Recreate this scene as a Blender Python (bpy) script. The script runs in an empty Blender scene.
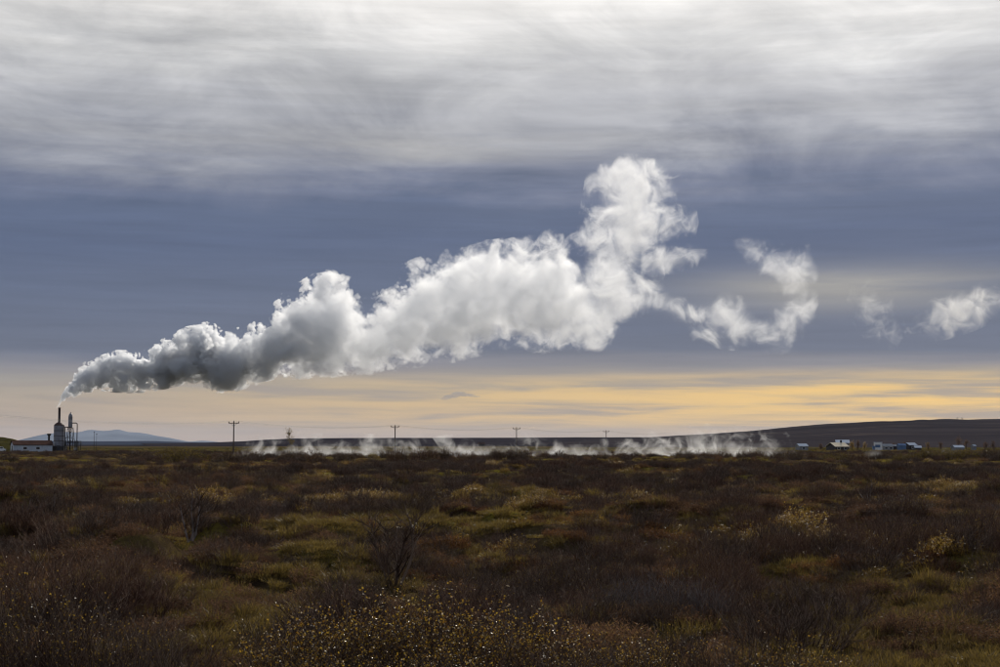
import bpy, math, random
import numpy as np
from mathutils import Vector, Matrix
PI = math.pi
R = math.radians
random.seed(7)
rng = np.random.default_rng(7)
sc = bpy.context.scene
C = sc.collection

# ------------------------------------------------------------------ camera
CAMH, F, HOR = 2.6, 1528.0, 444.0
cam_d = bpy.data.cameras.new('camera'); cam = bpy.data.objects.new('camera', cam_d); C.objects.link(cam)
cam_d.lens = 55; cam_d.sensor_width = 36; cam_d.clip_end = 120000; cam_d.clip_start = 0.1
PITCH = math.atan((HOR - 333.5) / F)
cam.location = (0, 0, CAMH); cam.rotation_euler = (PI/2 + PITCH, 0, 0)
sc.camera = cam

def at(px, py, Y):
    """photo pixel at ground distance Y -> world point"""
    u, v = (px - 500) / F, (333.5 - py) / F
    dy = math.cos(PITCH) - v * math.sin(PITCH); dz = math.sin(PITCH) + v * math.cos(PITCH)
    return Vector((u / dy * Y, Y, CAMH + dz / dy * Y))

# ------------------------------------------------------------------ noise
def _hash(ix, iy, s):
    n = (ix * 374761393 + iy * 668265263 + s * 974634777) & 0xffffffff
    n = ((n ^ (n >> 13)) * 1274126177) & 0xffffffff
    return ((n ^ (n >> 16)) & 0xffff) / 65535.0
def vnoise(x, y, s=0):
    x = np.asarray(x, float); y = np.asarray(y, float)
    ix = np.floor(x).astype(np.int64); iy = np.floor(y).astype(np.int64)
    fx = x - ix; fy = y - iy
    fx = fx*fx*(3-2*fx); fy = fy*fy*(3-2*fy)
    a = _hash(ix, iy, s); b = _hash(ix+1, iy, s); c = _hash(ix, iy+1, s); d = _hash(ix+1, iy+1, s)
    return (a*(1-fx)+b*fx)*(1-fy) + (c*(1-fx)+d*fx)*fy
def sstep(a, b, x): 
    t = np.clip((x-a)/(b-a), 0, 1); return t*t*(3-2*t)

def ground_z(x, y):
    x = np.asarray(x, float); y = np.asarray(y, float)
    d = np.sqrt(x*x + y*y)
    h = sstep(.3, .85, vnoise(x/1.25, y/1.25, 1)) * .50 + (vnoise(x/.5, y/.5, 2) - .5) * .09
    h = h * (.45 + .9*vnoise(x/6., y/6., 3)) * (1 - .6*sstep(120, 400, d))
    h2 = (vnoise(x/7., y/7., 4) - .5) * .5 + (vnoise(x/23., y/23., 5) - .5) * .7
    near = .3 + .7*sstep(16, 30, d)
    return (h*near + h2 * near * (1 - .5*sstep(150, 500, d))) * (1 - sstep(3000, 8000, d)) - .12*(1-near)
def gz(x, y): return float(ground_z(np.array([x]), np.array([y]))[0])

# ------------------------------------------------------------------ mesh helpers
def mesh_np(name, v, f):
    me = bpy.data.meshes.new(name); me.from_pydata([tuple(p) for p in v], [], f); me.update(); return me
class MB:
    def __init__(s): s.v = []; s.f = []
    def add(s, v, f):
        o = len(s.v); s.v += [tuple(p) for p in v]; s.f += [tuple(i+o for i in q) for q in f]
    def box(s, c, d, rz=0, M=None):
        x, y, z = d[0]/2, d[1]/2, d[2]/2
        v = [Vector((a*x, b*y, k*z)) for k in (-1, 1) for a, b in ((-1,-1),(1,-1),(1,1),(-1,1))]
        m = M or Matrix.Rotation(rz, 3, 'Z')
        s.add([m @ p + Vector(c) for p in v], [(3,2,1,0),(4,5,6,7),(0,1,5,4),(1,2,6,5),(2,3,7,6),(3,0,4,7)])
    def tube(s, pts, rad, n=3, cap=True):
        pts = [Vector(p) for p in pts]; k = len(pts); vs = []
        for i, p in enumerate(pts):
            t = (pts[min(i+1, k-1)] - pts[max(i-1, 0)])
            t = t.normalized() if t.length > 1e-9 else Vector((0,0,1))
            a = Vector((0,0,1)) if abs(t.z) < .9 else Vector((1,0,0))
            u = t.cross(a).normalized(); w = t.cross(u)
            r = rad[i] if hasattr(rad, '__len__') else rad
            for j in range(n):
                q = 2*PI*j/n; vs.append(p + (u*math.cos(q) + w*math.sin(q))*r)
        fs = [(i*n+j, i*n+(j+1) % n, (i+1)*n+(j+1) % n, (i+1)*n+j) for i in range(k-1) for j in range(n)]
        if cap: fs += [tuple(range(n-1, -1, -1)), tuple((k-1)*n+j for j in range(n))]
        s.add(vs, fs)
    def lathe(s, c, prof, n=24):
        vs = []; fs = []
        for r, z in prof:
            for j in range(n):
                q = 2*PI*j/n; vs.append((c[0]+r*math.cos(q), c[1]+r*math.sin(q), c[2]+z))
        for i in range(len(prof)-1):
            for j in range(n): fs.append((i*n+j, i*n+(j+1) % n, (i+1)*n+(j+1) % n, (i+1)*n+j))
        fs.append(tuple(range(n-1, -1, -1))); fs.append(tuple((len(prof)-1)*n+j for j in range(n)))
        s.add(vs, fs)
    def quad(s, c, a, b):
        c = Vector(c); s.add([c-a-b, c+a-b, c+a+b, c-a+b], [(0,1,2,3)])
    def leaf(s, c, l, w, bend):
        c = Vector(c); n = l.cross(w).normalized()*bend
        s.add([c, c+l*.5+w+n, c+l, c+l*.5-w+n], [(0,1,2),(0,2,3)])
    def blade(s, base, tip, w):
        base = Vector(base); tip = Vector(tip); m = (base+tip)/2 + Vector((0,0,(tip-base).length*.18))
        s.add([base-w, base+w, m+w*.7, m-w*.7, tip], [(0,1,2,3),(3,2,4)])
    def mesh(s, name, mat):
        me = bpy.data.meshes.new(name); me.from_pydata(s.v, [], s.f); me.materials.append(mat); me.update(); return me
    def build(s, name, mat, parent=None, smooth=False):
        me = s.mesh(name, mat)
        if smooth: me.shade_smooth()
        o = bpy.data.objects.new(name, me); C.objects.link(o)
        if parent: o.parent = parent
        return o
def tag(o, label=None, cat=None, group=None, kind=None):
    if label: o['label'] = label
    if cat: o['category'] = cat
    if group: o['group'] = group
    if kind: o['kind'] = kind
    return o
def empty(name, loc, rz=0, label=None, cat=None, group=None):
    o = bpy.data.objects.new(name, None); C.objects.link(o); o.location = loc; o.rotation_euler = (0,0,rz)
    return tag(o, label, cat, group)
def copy_tree(o, parent=None):
    c = o.copy(); C.objects.link(c)
    if parent: c.parent = parent
    for ch in list(o.children): copy_tree(ch, c)
    return c

# ------------------------------------------------------------------ material helpers
class NT:
    def __init__(s, t): s.t = t; s.n = t.nodes; s.l = t.links
    def new(s, typ, **k):
        n = s.n.new(typ)
        for a, b in k.items(): setattr(n, a, b)
        return n
    def put(s, inp, val):
        if hasattr(val, 'is_output') : s.l.new(val, inp)
        else:
            if isinstance(val, tuple) and len(val) == 3 and inp.type == 'RGBA': val = val + (1,)
            inp.default_value = val
    def math(s, op, a, b=None, c=None, clamp=False):
        n = s.new('ShaderNodeMath', operation=op, use_clamp=clamp)
        for i, x in enumerate((a, b, c)):
            if x is not None: s.put(n.inputs[i], x)
        return n.outputs[0]
    def rng(s, x, a, b, c=0., d=1., smooth=False):
        n = s.new('ShaderNodeMapRange', interpolation_type='SMOOTHSTEP' if smooth else 'LINEAR')
        for i, q in enumerate((x, a, b, c, d)): s.put(n.inputs[i], q)
        return n.outputs[0]
    def noise(s, vec, scale, detail=4, rough=.55, dist=0., out=0):
        n = s.new('ShaderNodeTexNoise'); s.put(n.inputs['Vector'], vec)
        for k, q in (('Scale', scale), ('Detail', detail), ('Roughness', rough), ('Distortion', dist)): s.put(n.inputs[k], q)
        return n.outputs[out]
    def mix(s, fac, a, b, typ='MIX'):
        n = s.new('ShaderNodeMix', data_type='RGBA', blend_type=typ, clamp_factor=True)
        s.put(n.inputs[0], fac); s.put(n.inputs[6], a); s.put(n.inputs[7], b); return n.outputs[2]
    def ramp(s, x, stops, interp='LINEAR'):
        n = s.new('ShaderNodeValToRGB'); n.color_ramp.interpolation = interp; e = n.color_ramp.elements
        while len(e) < len(stops): e.new(.5)
        for i, (p, c) in enumerate(stops):
            e[i].position = p; e[i].color = (c, c, c, 1) if not hasattr(c, '__len__') else tuple(c) + (1,)
        s.put(n.inputs[0], x); return n.outputs[0]
    def curve(s, x, pts):
        n = s.new('ShaderNodeFloatCurve'); cu = n.mapping.curves[0]
        for i, (p, q) in enumerate(pts):
            if i < 2: cu.points[i].location = (p, q)
            else: cu.points.new(p, q)
        n.mapping.update(); s.put(n.inputs[1], x); return n.outputs[0]
    def comb(s, x, y, z):
        n = s.new('ShaderNodeCombineXYZ')
        for i, q in enumerate((x, y, z)): s.put(n.inputs[i], q)
        return n.outputs[0]
    def sep(s, v):
        n = s.new('ShaderNodeSeparateXYZ'); s.put(n.inputs[0], v); return n.outputs
def lin(r, g, b):
    f = lambda c: c/12.92 if c <= .04045 else ((c+.055)/1.055)**2.4
    return (f(r/255), f(g/255), f(b/255))
def newmat(name):
    m = bpy.data.materials.new(name); m.use_nodes = True; t = NT(m.node_tree); t.n.clear()
    out = t.new('ShaderNodeOutputMaterial'); return m, t, out
def pbr(name, col, rough=.7, var=.25, scale=1.5, spec=.3, metal=0., bump=0., streak=0.):
    m, t, out = newmat(name); b = t.new('ShaderNodeBsdfPrincipled')
    P = t.new('ShaderNodeTexCoord').outputs['Object']
    n = t.noise(P, scale, 5, .6)
    c = t.mix(t.rng(n, .3, .7), tuple(x*(1-var) for x in col), tuple(min(1, x*(1+var)) for x in col))
    if streak:
        mp = t.new('ShaderNodeMapping'); t.put(mp.inputs[0], P); mp.inputs['Scale'].default_value = (2.2, 2.2, .12)
        c = t.mix(t.rng(t.noise(mp.outputs[0], 1.5, 4, .7), .5, .75, 0, streak), c, (.12, .06, .035))
    t.put(b.inputs['Base Color'], c); t.put(b.inputs['Roughness'], rough); t.put(b.inputs['Metallic'], metal)
    t.put(b.inputs['Specular IOR Level'], spec)
    if bump:
        bn = t.new('ShaderNodeBump'); bn.inputs['Strength'].default_value = bump; t.put(bn.inputs['Height'], t.noise(P, scale*4, 4)); t.l.new(bn.outputs[0], b.inputs['Normal'])
    t.l.new(b.outputs[0], out.inputs[0]); return m
def leafmat(name, stops, trans=.45, rough=.4, spec=.5, patch=None):
    """thin leaves and blades: colour differs leaf by leaf"""
    m, t, out = newmat(name)
    g = t.new('ShaderNodeNewGeometry'); oi = t.new('ShaderNodeObjectInfo')
    f = t.math('FRACT', t.math('ADD', g.outputs['Random Per Island'], t.math('MULTIPLY', oi.outputs['Random'], .35)))
    if patch: f = t.math('ADD', t.math('MULTIPLY', f, .5), t.math('MULTIPLY', t.rng(t.noise(g.outputs['Position'], patch, 3), .3, .7), .5))
    c = t.ramp(f, stops)
    b = t.new('ShaderNodeBsdfPrincipled'); t.put(b.inputs['Base Color'], c); t.put(b.inputs['Roughness'], rough); t.put(b.inputs['Specular IOR Level'], spec)
    tr = t.new('ShaderNodeBsdfTranslucent'); t.put(tr.inputs[0], c)
    ms = t.new('ShaderNodeMixShader'); ms.inputs[0].default_value = trans
    t.l.new(b.outputs[0], ms.inputs[1]); t.l.new(tr.outputs[0], ms.inputs[2]); t.l.new(ms.outputs[0], out.inputs[0]); return m

# ------------------------------------------------------------------ sun and sky
SUN_AZ, SUN_EL = R(13), R(29)
S = Vector((math.sin(SUN_AZ)*math.cos(SUN_EL), math.cos(SUN_AZ)*math.cos(SUN_EL), math.sin(SUN_EL)))
sun_d = bpy.data.lights.new('sun', 'SUN'); sun = bpy.data.objects.new('sun', sun_d); C.objects.link(sun)
sun_d.energy = 3.3; sun_d.angle = R(.6); sun_d.color = (1, .93, .82)
sun.rotation_euler = (-S).to_track_quat('-Z', 'Y').to_euler(); sun.location = (0, 0, 60)

def build_world():
    w = bpy.data.worlds.new('World'); sc.world = w; w.use_nodes = True
    t = NT(w.node_tree); t.n.clear()
    out = t.new('ShaderNodeOutputWorld'); bg = t.new('ShaderNodeBackground'); t.l.new(bg.outputs[0], out.inputs[0])
    STR = .1; bg.inputs[1].default_value = STR
    sky = t.new('ShaderNodeTexSky', sky_type='NISHITA', sun_disc=False)
    sky.sun_elevation = SUN_EL; sky.sun_rotation = SUN_AZ
    D = t.new('ShaderNodeTexCoord').outputs['Generated']
    x, y, z = t.sep(D)
    el = t.math('MULTIPLY', t.math('ARCSINE', z), 180/PI)
    az = t.math('MULTIPLY', t.math('ARCTAN2', x, y), 180/PI)
    # cloud deck: soft mottled masses, flattened by the low view
    deck = t.comb(t.math('MULTIPLY', az, .10), t.math('MULTIPLY_ADD', az, .012, t.math('MULTIPLY', el, .27)), 3.7)
    nA = t.noise(deck, .55, 3, .5, .5)          # broad masses
    nB = t.noise(deck, 1.35, 8, .60, .55)       # mottling
    strat = t.comb(t.math('MULTIPLY', az, .05), t.math('MULTIPLY', el, .62), 8.3)
    nS = t.noise(strat, 1.3, 5, .55, .35)       # flat stratus streaks
    fine = t.comb(t.math('MULTIPLY', az, .12), t.math('MULTIPLY_ADD', az, .02, t.math('MULTIPLY', el, 2.0)), 1.9)
    nF = t.noise(fine, 1.2, 5, .55, .3)
    # warped elevation chooses the layer
    slope = t.math('MULTIPLY', az, -.02)        # lower edge of the deck sinks to the right
    hi = t.rng(el, 6, 10)
    warp = t.math('ADD', t.math('MULTIPLY', t.math('SUBTRACT', nS, .5), t.rng(el, 1, 8, 1.2, 1.9)),
                  t.math('MULTIPLY', t.math('ADD', t.math('MULTIPLY_ADD', t.math('SUBTRACT', nB, .5), 5.2, t.math('MULTIPLY', t.math('SUBTRACT', nA, .5), 4.)), slope), hi))
    ew = t.math('ADD', el, warp)
    top = 40.
    st = [(-3, (150,135,118)), (0, (188,164,143)), (.9, (180,161,142)), (1.6, (173,159,143)), (2.2, (161,154,146)), (2.75, (140,138,144)),
          (3.5, (105,112,131)), (5.4, (98,108,132)), (7.4, (91,103,131)), (8.9, (95,107,134)), (9.8, (112,120,143)), (11.0, (142,146,159)), (12.0, (163,165,173)),
          (13.2, (176,177,182)), (14.8, (197,197,198)), (16.4, (221,219,217)), (22, (236,232,226)), (37, (150,154,162))]
    stops = [((e+3)/(top+3), lin(*c)) for e, c in st]
    base = t.ramp(t.rng(ew, -3, top), stops)
    # texture of the upper deck
    k = t.rng(el, 7.5, 12, 0, 1, True)
    tex = t.math('ADD', t.math('MULTIPLY', t.math('SUBTRACT', nB, .5), .78), t.math('MULTIPLY', t.math('SUBTRACT', nA, .5), .35))
    mul = t.math('ADD', 1., t.math('MULTIPLY', tex, k))
    # soft mottling of the dark band
    mul = t.math('MULTIPLY', mul, t.math('ADD', 1., t.math('MULTIPLY', t.math('SUBTRACT', nF, .5), .42)))
    col = t.mix(1., base, t.comb(mul, mul, mul), 'MULTIPLY')
    # golden strip low over the horizon, stronger to the right
    g1 = t.math('MULTIPLY', t.rng(el, .15, 1.0, 0, 1, True), t.rng(el, 1.9, 3.0, 1, 0, True))
    g2 = t.rng(az, -16, 15, .0, 1.0)
    g3 = t.rng(nF, .32, .66, .2, 1, True)
    col = t.mix(t.math('MULTIPLY', t.math('MULTIPLY', g1, g2), g3, clamp=True), col, lin(248, 204, 122))
    # grey bars crossing it
    bars = t.math('MULTIPLY', t.rng(nF, .34, .50, .5, 0, True), t.math('MULTIPLY', t.rng(el, .3, 1., 0, 1), t.rng(el, 2.2, 3, 1, 0)))
    col = t.mix(bars, col, lin(160, 150, 146))
    # pale veil right of the plume
    def veil(a0, aw, e0, ew_, amt, c, cur):
        u = t.math('POWER', t.math('DIVIDE', t.math('SUBTRACT', az, a0), aw), 2.); v = t.math('POWER', t.math('DIVIDE', t.math('SUBTRACT', el, e0), ew_), 2.)
        q = t.math('EXPONENT', t.math('MULTIPLY', t.math('ADD', u, v), -1.))
        return t.mix(t.math('MULTIPLY', t.math('MULTIPLY', q, amt), t.rng(nS, .3, .7, .35, 1.25), clamp=True), cur, c)
    col = veil(13.0, 5.5, 5.7, .75, .75, lin(186, 180, 168), col)
    col = veil(-4, 9, 11.0, .8, .35, lin(205, 200, 190), col)
    # thin cloud glows round the sun
    sd = t.math('MAXIMUM', t.math('ADD', t.math('ADD', t.math('MULTIPLY', x, S.x), t.math('MULTIPLY', y, S.y)), t.math('MULTIPLY', z, S.z)), 0.)
    glow = t.math('MULTIPLY', t.math('POWER', sd, 22.), t.rng(el, 8, 16, 0, .30))
    col = t.mix(1., col, t.comb(glow, t.math('MULTIPLY', glow, .97), t.math('MULTIPLY', glow, .92)), 'ADD')
    # the deck away from the sun is darker and bluer
    back = t.rng(y, -.3, .75, 0, 1., True)
    col = t.mix(1., col, t.mix(back, (.60,.68,.82), (1,1,1)), 'MULTIPLY')
    sc_ = t.mix(1., col, (1/STR, 1/STR, 1/STR), 'MULTIPLY')
    for n in t.n:
        if n.type == 'MIX': n.clamp_result = False
    t.l.new(t.mix(.985, sky.outputs[0], sc_), bg.inputs[0])
    w.cycles.sampling_method = 'MANUAL'; w.cycles.sample_map_resolution = 1024
build_world()

# ------------------------------------------------------------------ ground
def mat_ground():
    m, t, out = newmat('heath_ground'); b = t.new('ShaderNodeBsdfDiffuse')
    P = t.new('ShaderNodeTexCoord').outputs['Object']; x, y, z = t.sep(P)
    n1 = t.noise(P, .16, 4, .6); n2 = t.noise(P, 1.6, 6, .65); n3 = t.noise(P, 9., 5, .7)
    c = t.ramp(n2, [(.25, (.04,.025,.017)), (.45, (.08,.052,.033)), (.6, (.115,.08,.035)), (.8, (.17,.13,.035))])
    moss = t.mix(t.rng(n3, .35, .65), (.075,.054,.015), (.27,.215,.03))
    c = t.mix(t.rng(n1, .46, .60, 0, .85), c, moss)
    c = t.mix(t.rng(n3, .55, .75, 0, .5), c, (.06,.045,.022))
    # open pasture beyond the scrub
    mp = t.new('ShaderNodeMapping'); t.put(mp.inputs[0], P); mp.inputs['Scale'].default_value = (.25, 1, 1)
    nf = t.noise(mp.outputs[0], .02, 4, .6)
    field = t.mix(t.rng(nf, .35, .65), (.085,.07,.016), (.022,.016,.010))
    c = t.mix(t.math('MULTIPLY', t.rng(y, 350, 430), t.rng(y, 900, 1300, 1, 0)), c, field)
    c = t.mix(t.rng(y, 1000, 2000), c, (.026,.021,.024))
    t.put(b.inputs[0], c)
    bn = t.new('ShaderNodeBump'); bn.inputs['Strength'].default_value = .9; bn.inputs['Distance'].default_value = .08
    t.put(bn.inputs['Height'], t.math('ADD', n3, t.noise(P, 30., 3))); t.l.new(bn.outputs[0], b.inputs['Normal'])
    t.l.new(b.outputs[0], out.inputs[0]); return m
def build_ground():
    r = [0.5, 2, 4, 6]
    while r[-1] < 70: r.append(r[-1] + .11 + max(0, r[-1]-30)*.004)
    while r[-1] < 420: r.append(r[-1]*1.006)
    while r[-1] < 32000: r.append(r[-1]*1.05)
    r = np.array(r)
    a = np.concatenate([np.linspace(-PI, -.56, 40)[:-1], np.linspace(-.56, .56, 330), np.linspace(.56, PI, 40)[1:-1]])
    A, Rr = np.meshgrid(a, r); X = np.sin(A)*Rr; Y = np.cos(A)*Rr; Z = ground_z(X, Y)
    nr, na = A.shape
    V = np.stack([X, Y, Z], -1).reshape(-1, 3)
    i = np.arange(nr-1)[:, None]*na + np.arange(na)[None]; j = np.arange(nr-1)[:, None]*na + ((np.arange(na)+1) % na)[None]
    Q = np.stack([i, j, j+na, i+na], -1).reshape(-1, 4)[:, ::-1]
    me = bpy.data.meshes.new('ground'); nv = len(V) + 1
    V = np.vstack([V, [[0, 0, gz(0, 0)]]])
    T = np.stack([np.arange(na), np.full(na, nv-1), (np.arange(na)+1) % na], -1)
    me.vertices.add(nv); me.vertices.foreach_set('co', V.ravel())
    me.loops.add(Q.size + T.size); me.loops.foreach_set('vertex_index', np.concatenate([Q.ravel(), T.ravel()]).astype(np.int32))
    ls = np.concatenate([np.arange(len(Q))*4, Q.size + np.arange(na)*3]).astype(np.int32)
    me.polygons.add(len(ls)); me.polygons.foreach_set('loop_start', ls)
    me.update(calc_edges=True); me.validate(); me.shade_smooth(); me.materials.append(mat_ground())
    o = bpy.data.objects.new('ground', me); C.objects.link(o); tag(o, kind='structure')
build_ground()

# ------------------------------------------------------------------ hills and mountains: profile in the photo, real depth
def ridge(name, prof, D, front, back, mat, rough=.12, nx=220, ny=26, seed=0, skirt=6.):
    px = np.array([p[0] for p in prof], float); pz = np.array([at(p[0], p[1], D).z for p in prof])
    xs = (np.linspace(px[0], px[-1], nx) - 500)/F*D
    H = np.interp(xs, (px-500)/F*D, pz); H = np.maximum(H, .2)
    k = np.ones(3)/3
    for _ in range(2): H[1:-1] = np.convolve(H, k, 'valid')
    v = []; f = []
    for j in range(ny):
        s = j/(ny-1)*2-1
        y = D + (s*front if s < 0 else s*back)
        prof_s = (1-s*s)**1.3 if s > 0 else (1 - (-s)**1.6)**1.0
        sc_ = y/D
        n = (vnoise(xs/D*60+seed, np.full(nx, y/D*40.), seed) - .5) * rough * H * (1 if abs(s) > .02 else .25) * (1-abs(s))
        for i in range(nx):
            v.append((xs[i]*sc_, y + (vnoise(xs[i]/D*25., seed+.5, 3)-.5)*front*.3*(1-abs(s)), max(-1.6, H[i]*prof_s + n[i] - (1.6 if abs(s) > .98 else 0))))
    for j in range(ny-1):
        for i in range(nx-1):
            a = j*nx+i; f.append((a, a+1, a+nx+1, a+nx))
    me = mesh_np(name, v, f); me.materials.append(mat); me.shade_smooth()
    o = bpy.data.objects.new(name, me); C.objects.link(o); return tag(o, kind='structure')
def mat_hill(name, c1, c2, scale, c3=None):
    m, t, out = newmat(name); b = t.new('ShaderNodeBsdfDiffuse')
    mp = t.new('ShaderNodeMapping'); t.put(mp.inputs[0], t.new('ShaderNodeTexCoord').outputs['Object']); mp.inputs['Scale'].default_value = (.35, .8, 3)
    n = t.noise(mp.outputs[0], scale, 6, .62)
    c = t.mix(t.rng(n, .35, .65), c1, c2)
    if c3: c = t.mix(t.rng(t.noise(mp.outputs[0], scale*3.1, 4, .6), .55, .7), c, c3)
    t.put(b.inputs[0], c)
    t.l.new(b.outputs[0], out.inputs[0]); return m
hill_m = mat_hill('moorland', (.024,.021,.026), (.050,.042,.046), .006, (.088,.068,.060))
flat_m = mat_hill('dark_moorland', (.020,.017,.022), (.036,.029,.034), .004)
blue_m = mat_hill('haze_tinted_moorland', (.018,.022,.042), (.026,.032,.055), .0012)  # blue of the distant air is put into the moor colour
mtn_m = mat_hill('haze_tinted_rock', (.08,.09,.11), (.20,.22,.26), .0009)  # rock grey with some blue of distance haze mixed into it
green_m = mat_hill('grassy_mound', (.035,.032,.012), (.07,.06,.018), .15, (.03,.022,.014))
ridge('hill', [(560,441.5),(600,440),(640,438),(690,435.5),(740,432),(790,428.2),(830,425),(870,423),(900,422),(950,421),(1000,420.6),(1060,420),(1150,421),(1300,428),(1400,438)], 2600, 1500, 1500, hill_m, .10, seed=2)
ridge('plateau', [(150,443.5),(190,442.8),(220,442.2),(250,441.2),(270,439.8),(300,438.8),(360,438.2),(430,438),(520,438),(600,437.6),(650,437.6),(700,438),(760,440),(800,443)], 3600, 1900, 2600, flat_m, .06, seed=5)
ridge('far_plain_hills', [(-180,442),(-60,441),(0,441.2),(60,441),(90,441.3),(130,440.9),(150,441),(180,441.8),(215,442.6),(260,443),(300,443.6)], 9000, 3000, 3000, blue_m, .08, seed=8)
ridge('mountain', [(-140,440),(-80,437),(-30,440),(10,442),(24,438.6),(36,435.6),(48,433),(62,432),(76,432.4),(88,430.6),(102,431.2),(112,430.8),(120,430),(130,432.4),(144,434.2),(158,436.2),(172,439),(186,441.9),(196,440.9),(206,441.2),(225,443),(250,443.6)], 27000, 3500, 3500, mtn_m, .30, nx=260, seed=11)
ridge('grassy_mound', [(-60,441),(-30,438),(-8,437),(2,437.2),(12,439),(22,442),(34,445.5),(48,448)], 575, 45, 70, green_m, .2, seed=14)

# ------------------------------------------------------------------ haze
def build_haze():
    m, t, out = newmat('haze'); v = t.new('ShaderNodeVolumePrincipled')
    v.inputs['Color'].default_value = (.62, .76, 1, 1); v.inputs['Density'].default_value = 1.3e-5; v.inputs['Anisotropy'].default_value = .2
    t.l.new(v.outputs[0], out.inputs['Volume'])
    b = MB(); b.box((0, 0, 160), (68000, 68000, 325)); o = b.build('haze', m); tag(o, kind='stuff')
build_haze()

# ------------------------------------------------------------------ vapour: smooth hulls filled with uneven, eroded steam
def hull(puffs, voxel, smooth=2):
    """one closed skin round a string of overlapping balls"""
    import bmesh
    ico = bpy.data.meshes.new('ball'); bm = bmesh.new(); bmesh.ops.create_icosphere(bm, subdivisions=2, radius=1); bm.to_mesh(ico); bm.free()
    iv = np.array([v.co for v in ico.vertices]); it = np.array([list(p.vertices) for p in ico.polygons]); bpy.data.meshes.remove(ico)
    V = np.concatenate([iv*np.array(r) + np.array(c) for c, r in puffs]); T = np.concatenate([it + k*len(iv) for k in range(len(puffs))])
    me = bpy.data.meshes.new('balls'); me.vertices.add(len(V)); me.vertices.foreach_set('co', V.ravel())
    me.loops.add(T.size); me.loops.foreach_set('vertex_index', T.ravel().astype(np.int32))
    me.polygons.add(len(T)); me.polygons.foreach_set('loop_start', (np.arange(len(T))*3).astype(np.int32)); me.update(calc_edges=True)
    o = bpy.data.objects.new('balls', me); C.objects.link(o)
    md = o.modifiers.new('r', 'REMESH'); md.mode = 'VOXEL'; md.voxel_size = voxel
    dg = bpy.context.evaluated_depsgraph_get(); me2 = bpy.data.meshes.new_from_object(o.evaluated_get(dg))
    C.objects.unlink(o); bpy.data.objects.remove(o); bpy.data.meshes.remove(me); me2.materials.clear(); return me2
def billow(t, P, s1, s2, s3, warp, w1, w2, w3):
    w = t.noise(P, s2*.8, 1, .5, out=1)
    vm = t.new('ShaderNodeVectorMath', operation='MULTIPLY_ADD'); t.put(vm.inputs[0], w); vm.inputs[1].default_value = (warp,)*3; t.put(vm.inputs[2], P); Q = vm.outputs[0]
    f = None
    for sc_, wt in ((s1, w1), (s2, w2), (s3, w3)):
        q = t.math('MULTIPLY', t.math('ABSOLUTE', t.math('SUBTRACT', t.noise(Q, sc_, 0), .5)), t.math('MULTIPLY', wt, 2.))
        f = q if f is None else t.math('ADD', f, q)
    return t.math('SUBTRACT', t.math('MULTIPLY', f, 3.0), .75)      # about -0.75 .. 0.8
PD = 497.; PX = PD/F
O0 = at(58.5, 407, PD)
# outlines: (pixel along, edge, edge)
TOPBOT = [(57,406,408.5),(58.4,404,408),(60,398.5,404),(62,392,402),(65,387,400),(70,381,397.5),(78,371,394),(85,365,391),(93,361,390),(100,358,389),(110,356,389.5),(120,352,390),(127,353,390),(134,357,391),(141,360,391),(146,359,391),(151,352,389),(157,345.5,387),
 (165,345,386),(170,346,385.5),(177,337,383),(184,332,382),(196,328,381),(205,326,384),(213,327,388),(221,336,389.5),(230,338,389),(238,333,387),(250,328,382),(262,330,379),(270,322,377),(277,314,375),(288,309,374),(298,298,374),(306,291,373),(314,288,372),(322,280,371),(331,275,371),(339,279,371),(345,286,371),(352,303,371),(362,315,371),(370,312,371),(378,305,370),(392,294,368),
 (404,288,366),(414,274,362),(424,265,360),(436,260,358),(448,257,357),(460,253,355),(474,250,352),(488,247,349),(500,246,342),(512,242,338),(524,244,342),(536,246,346),(546,236,346),(556,234,345),(565,246,342),(575,262,347),(586,276,349),(596,290,349),(606,300,347),(614,322,340)]
TOWER = [(150,626,642),(157,616,652),(166,604,664),(176,592,672),(186,588,675),(197,587,680),(210,585,689),(222,583,693),(232,582,688),(242,582,670),(254,582,655),(266,582,650),(280,581,656),(292,580,662),(304,580,652),(316,580,634),(330,578,620),(342,576,612),(350,578,604)]
TAIL = [(630,282,318),(645,287,313),(660,290,315),(680,294,326),(697,300,338),(712,302,345),(722,292,346),(732,298,347),(745,308,347),(755,313,348),(768,314,352),(780,302,353),(790,292,347),(800,284,336),(810,282,322),(818,290,308)]
HOOK = [(734,238,248),(745,234,260),(757,237,268),(770,241,280),(782,243,296),(793,244,304),(803,246,302),(812,252,292),(819,262,280)]
WISP = [(640,236,284),(652,238,280),(665,240,276),(680,242,270),(694,243,266),(708,246,260)]
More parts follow.
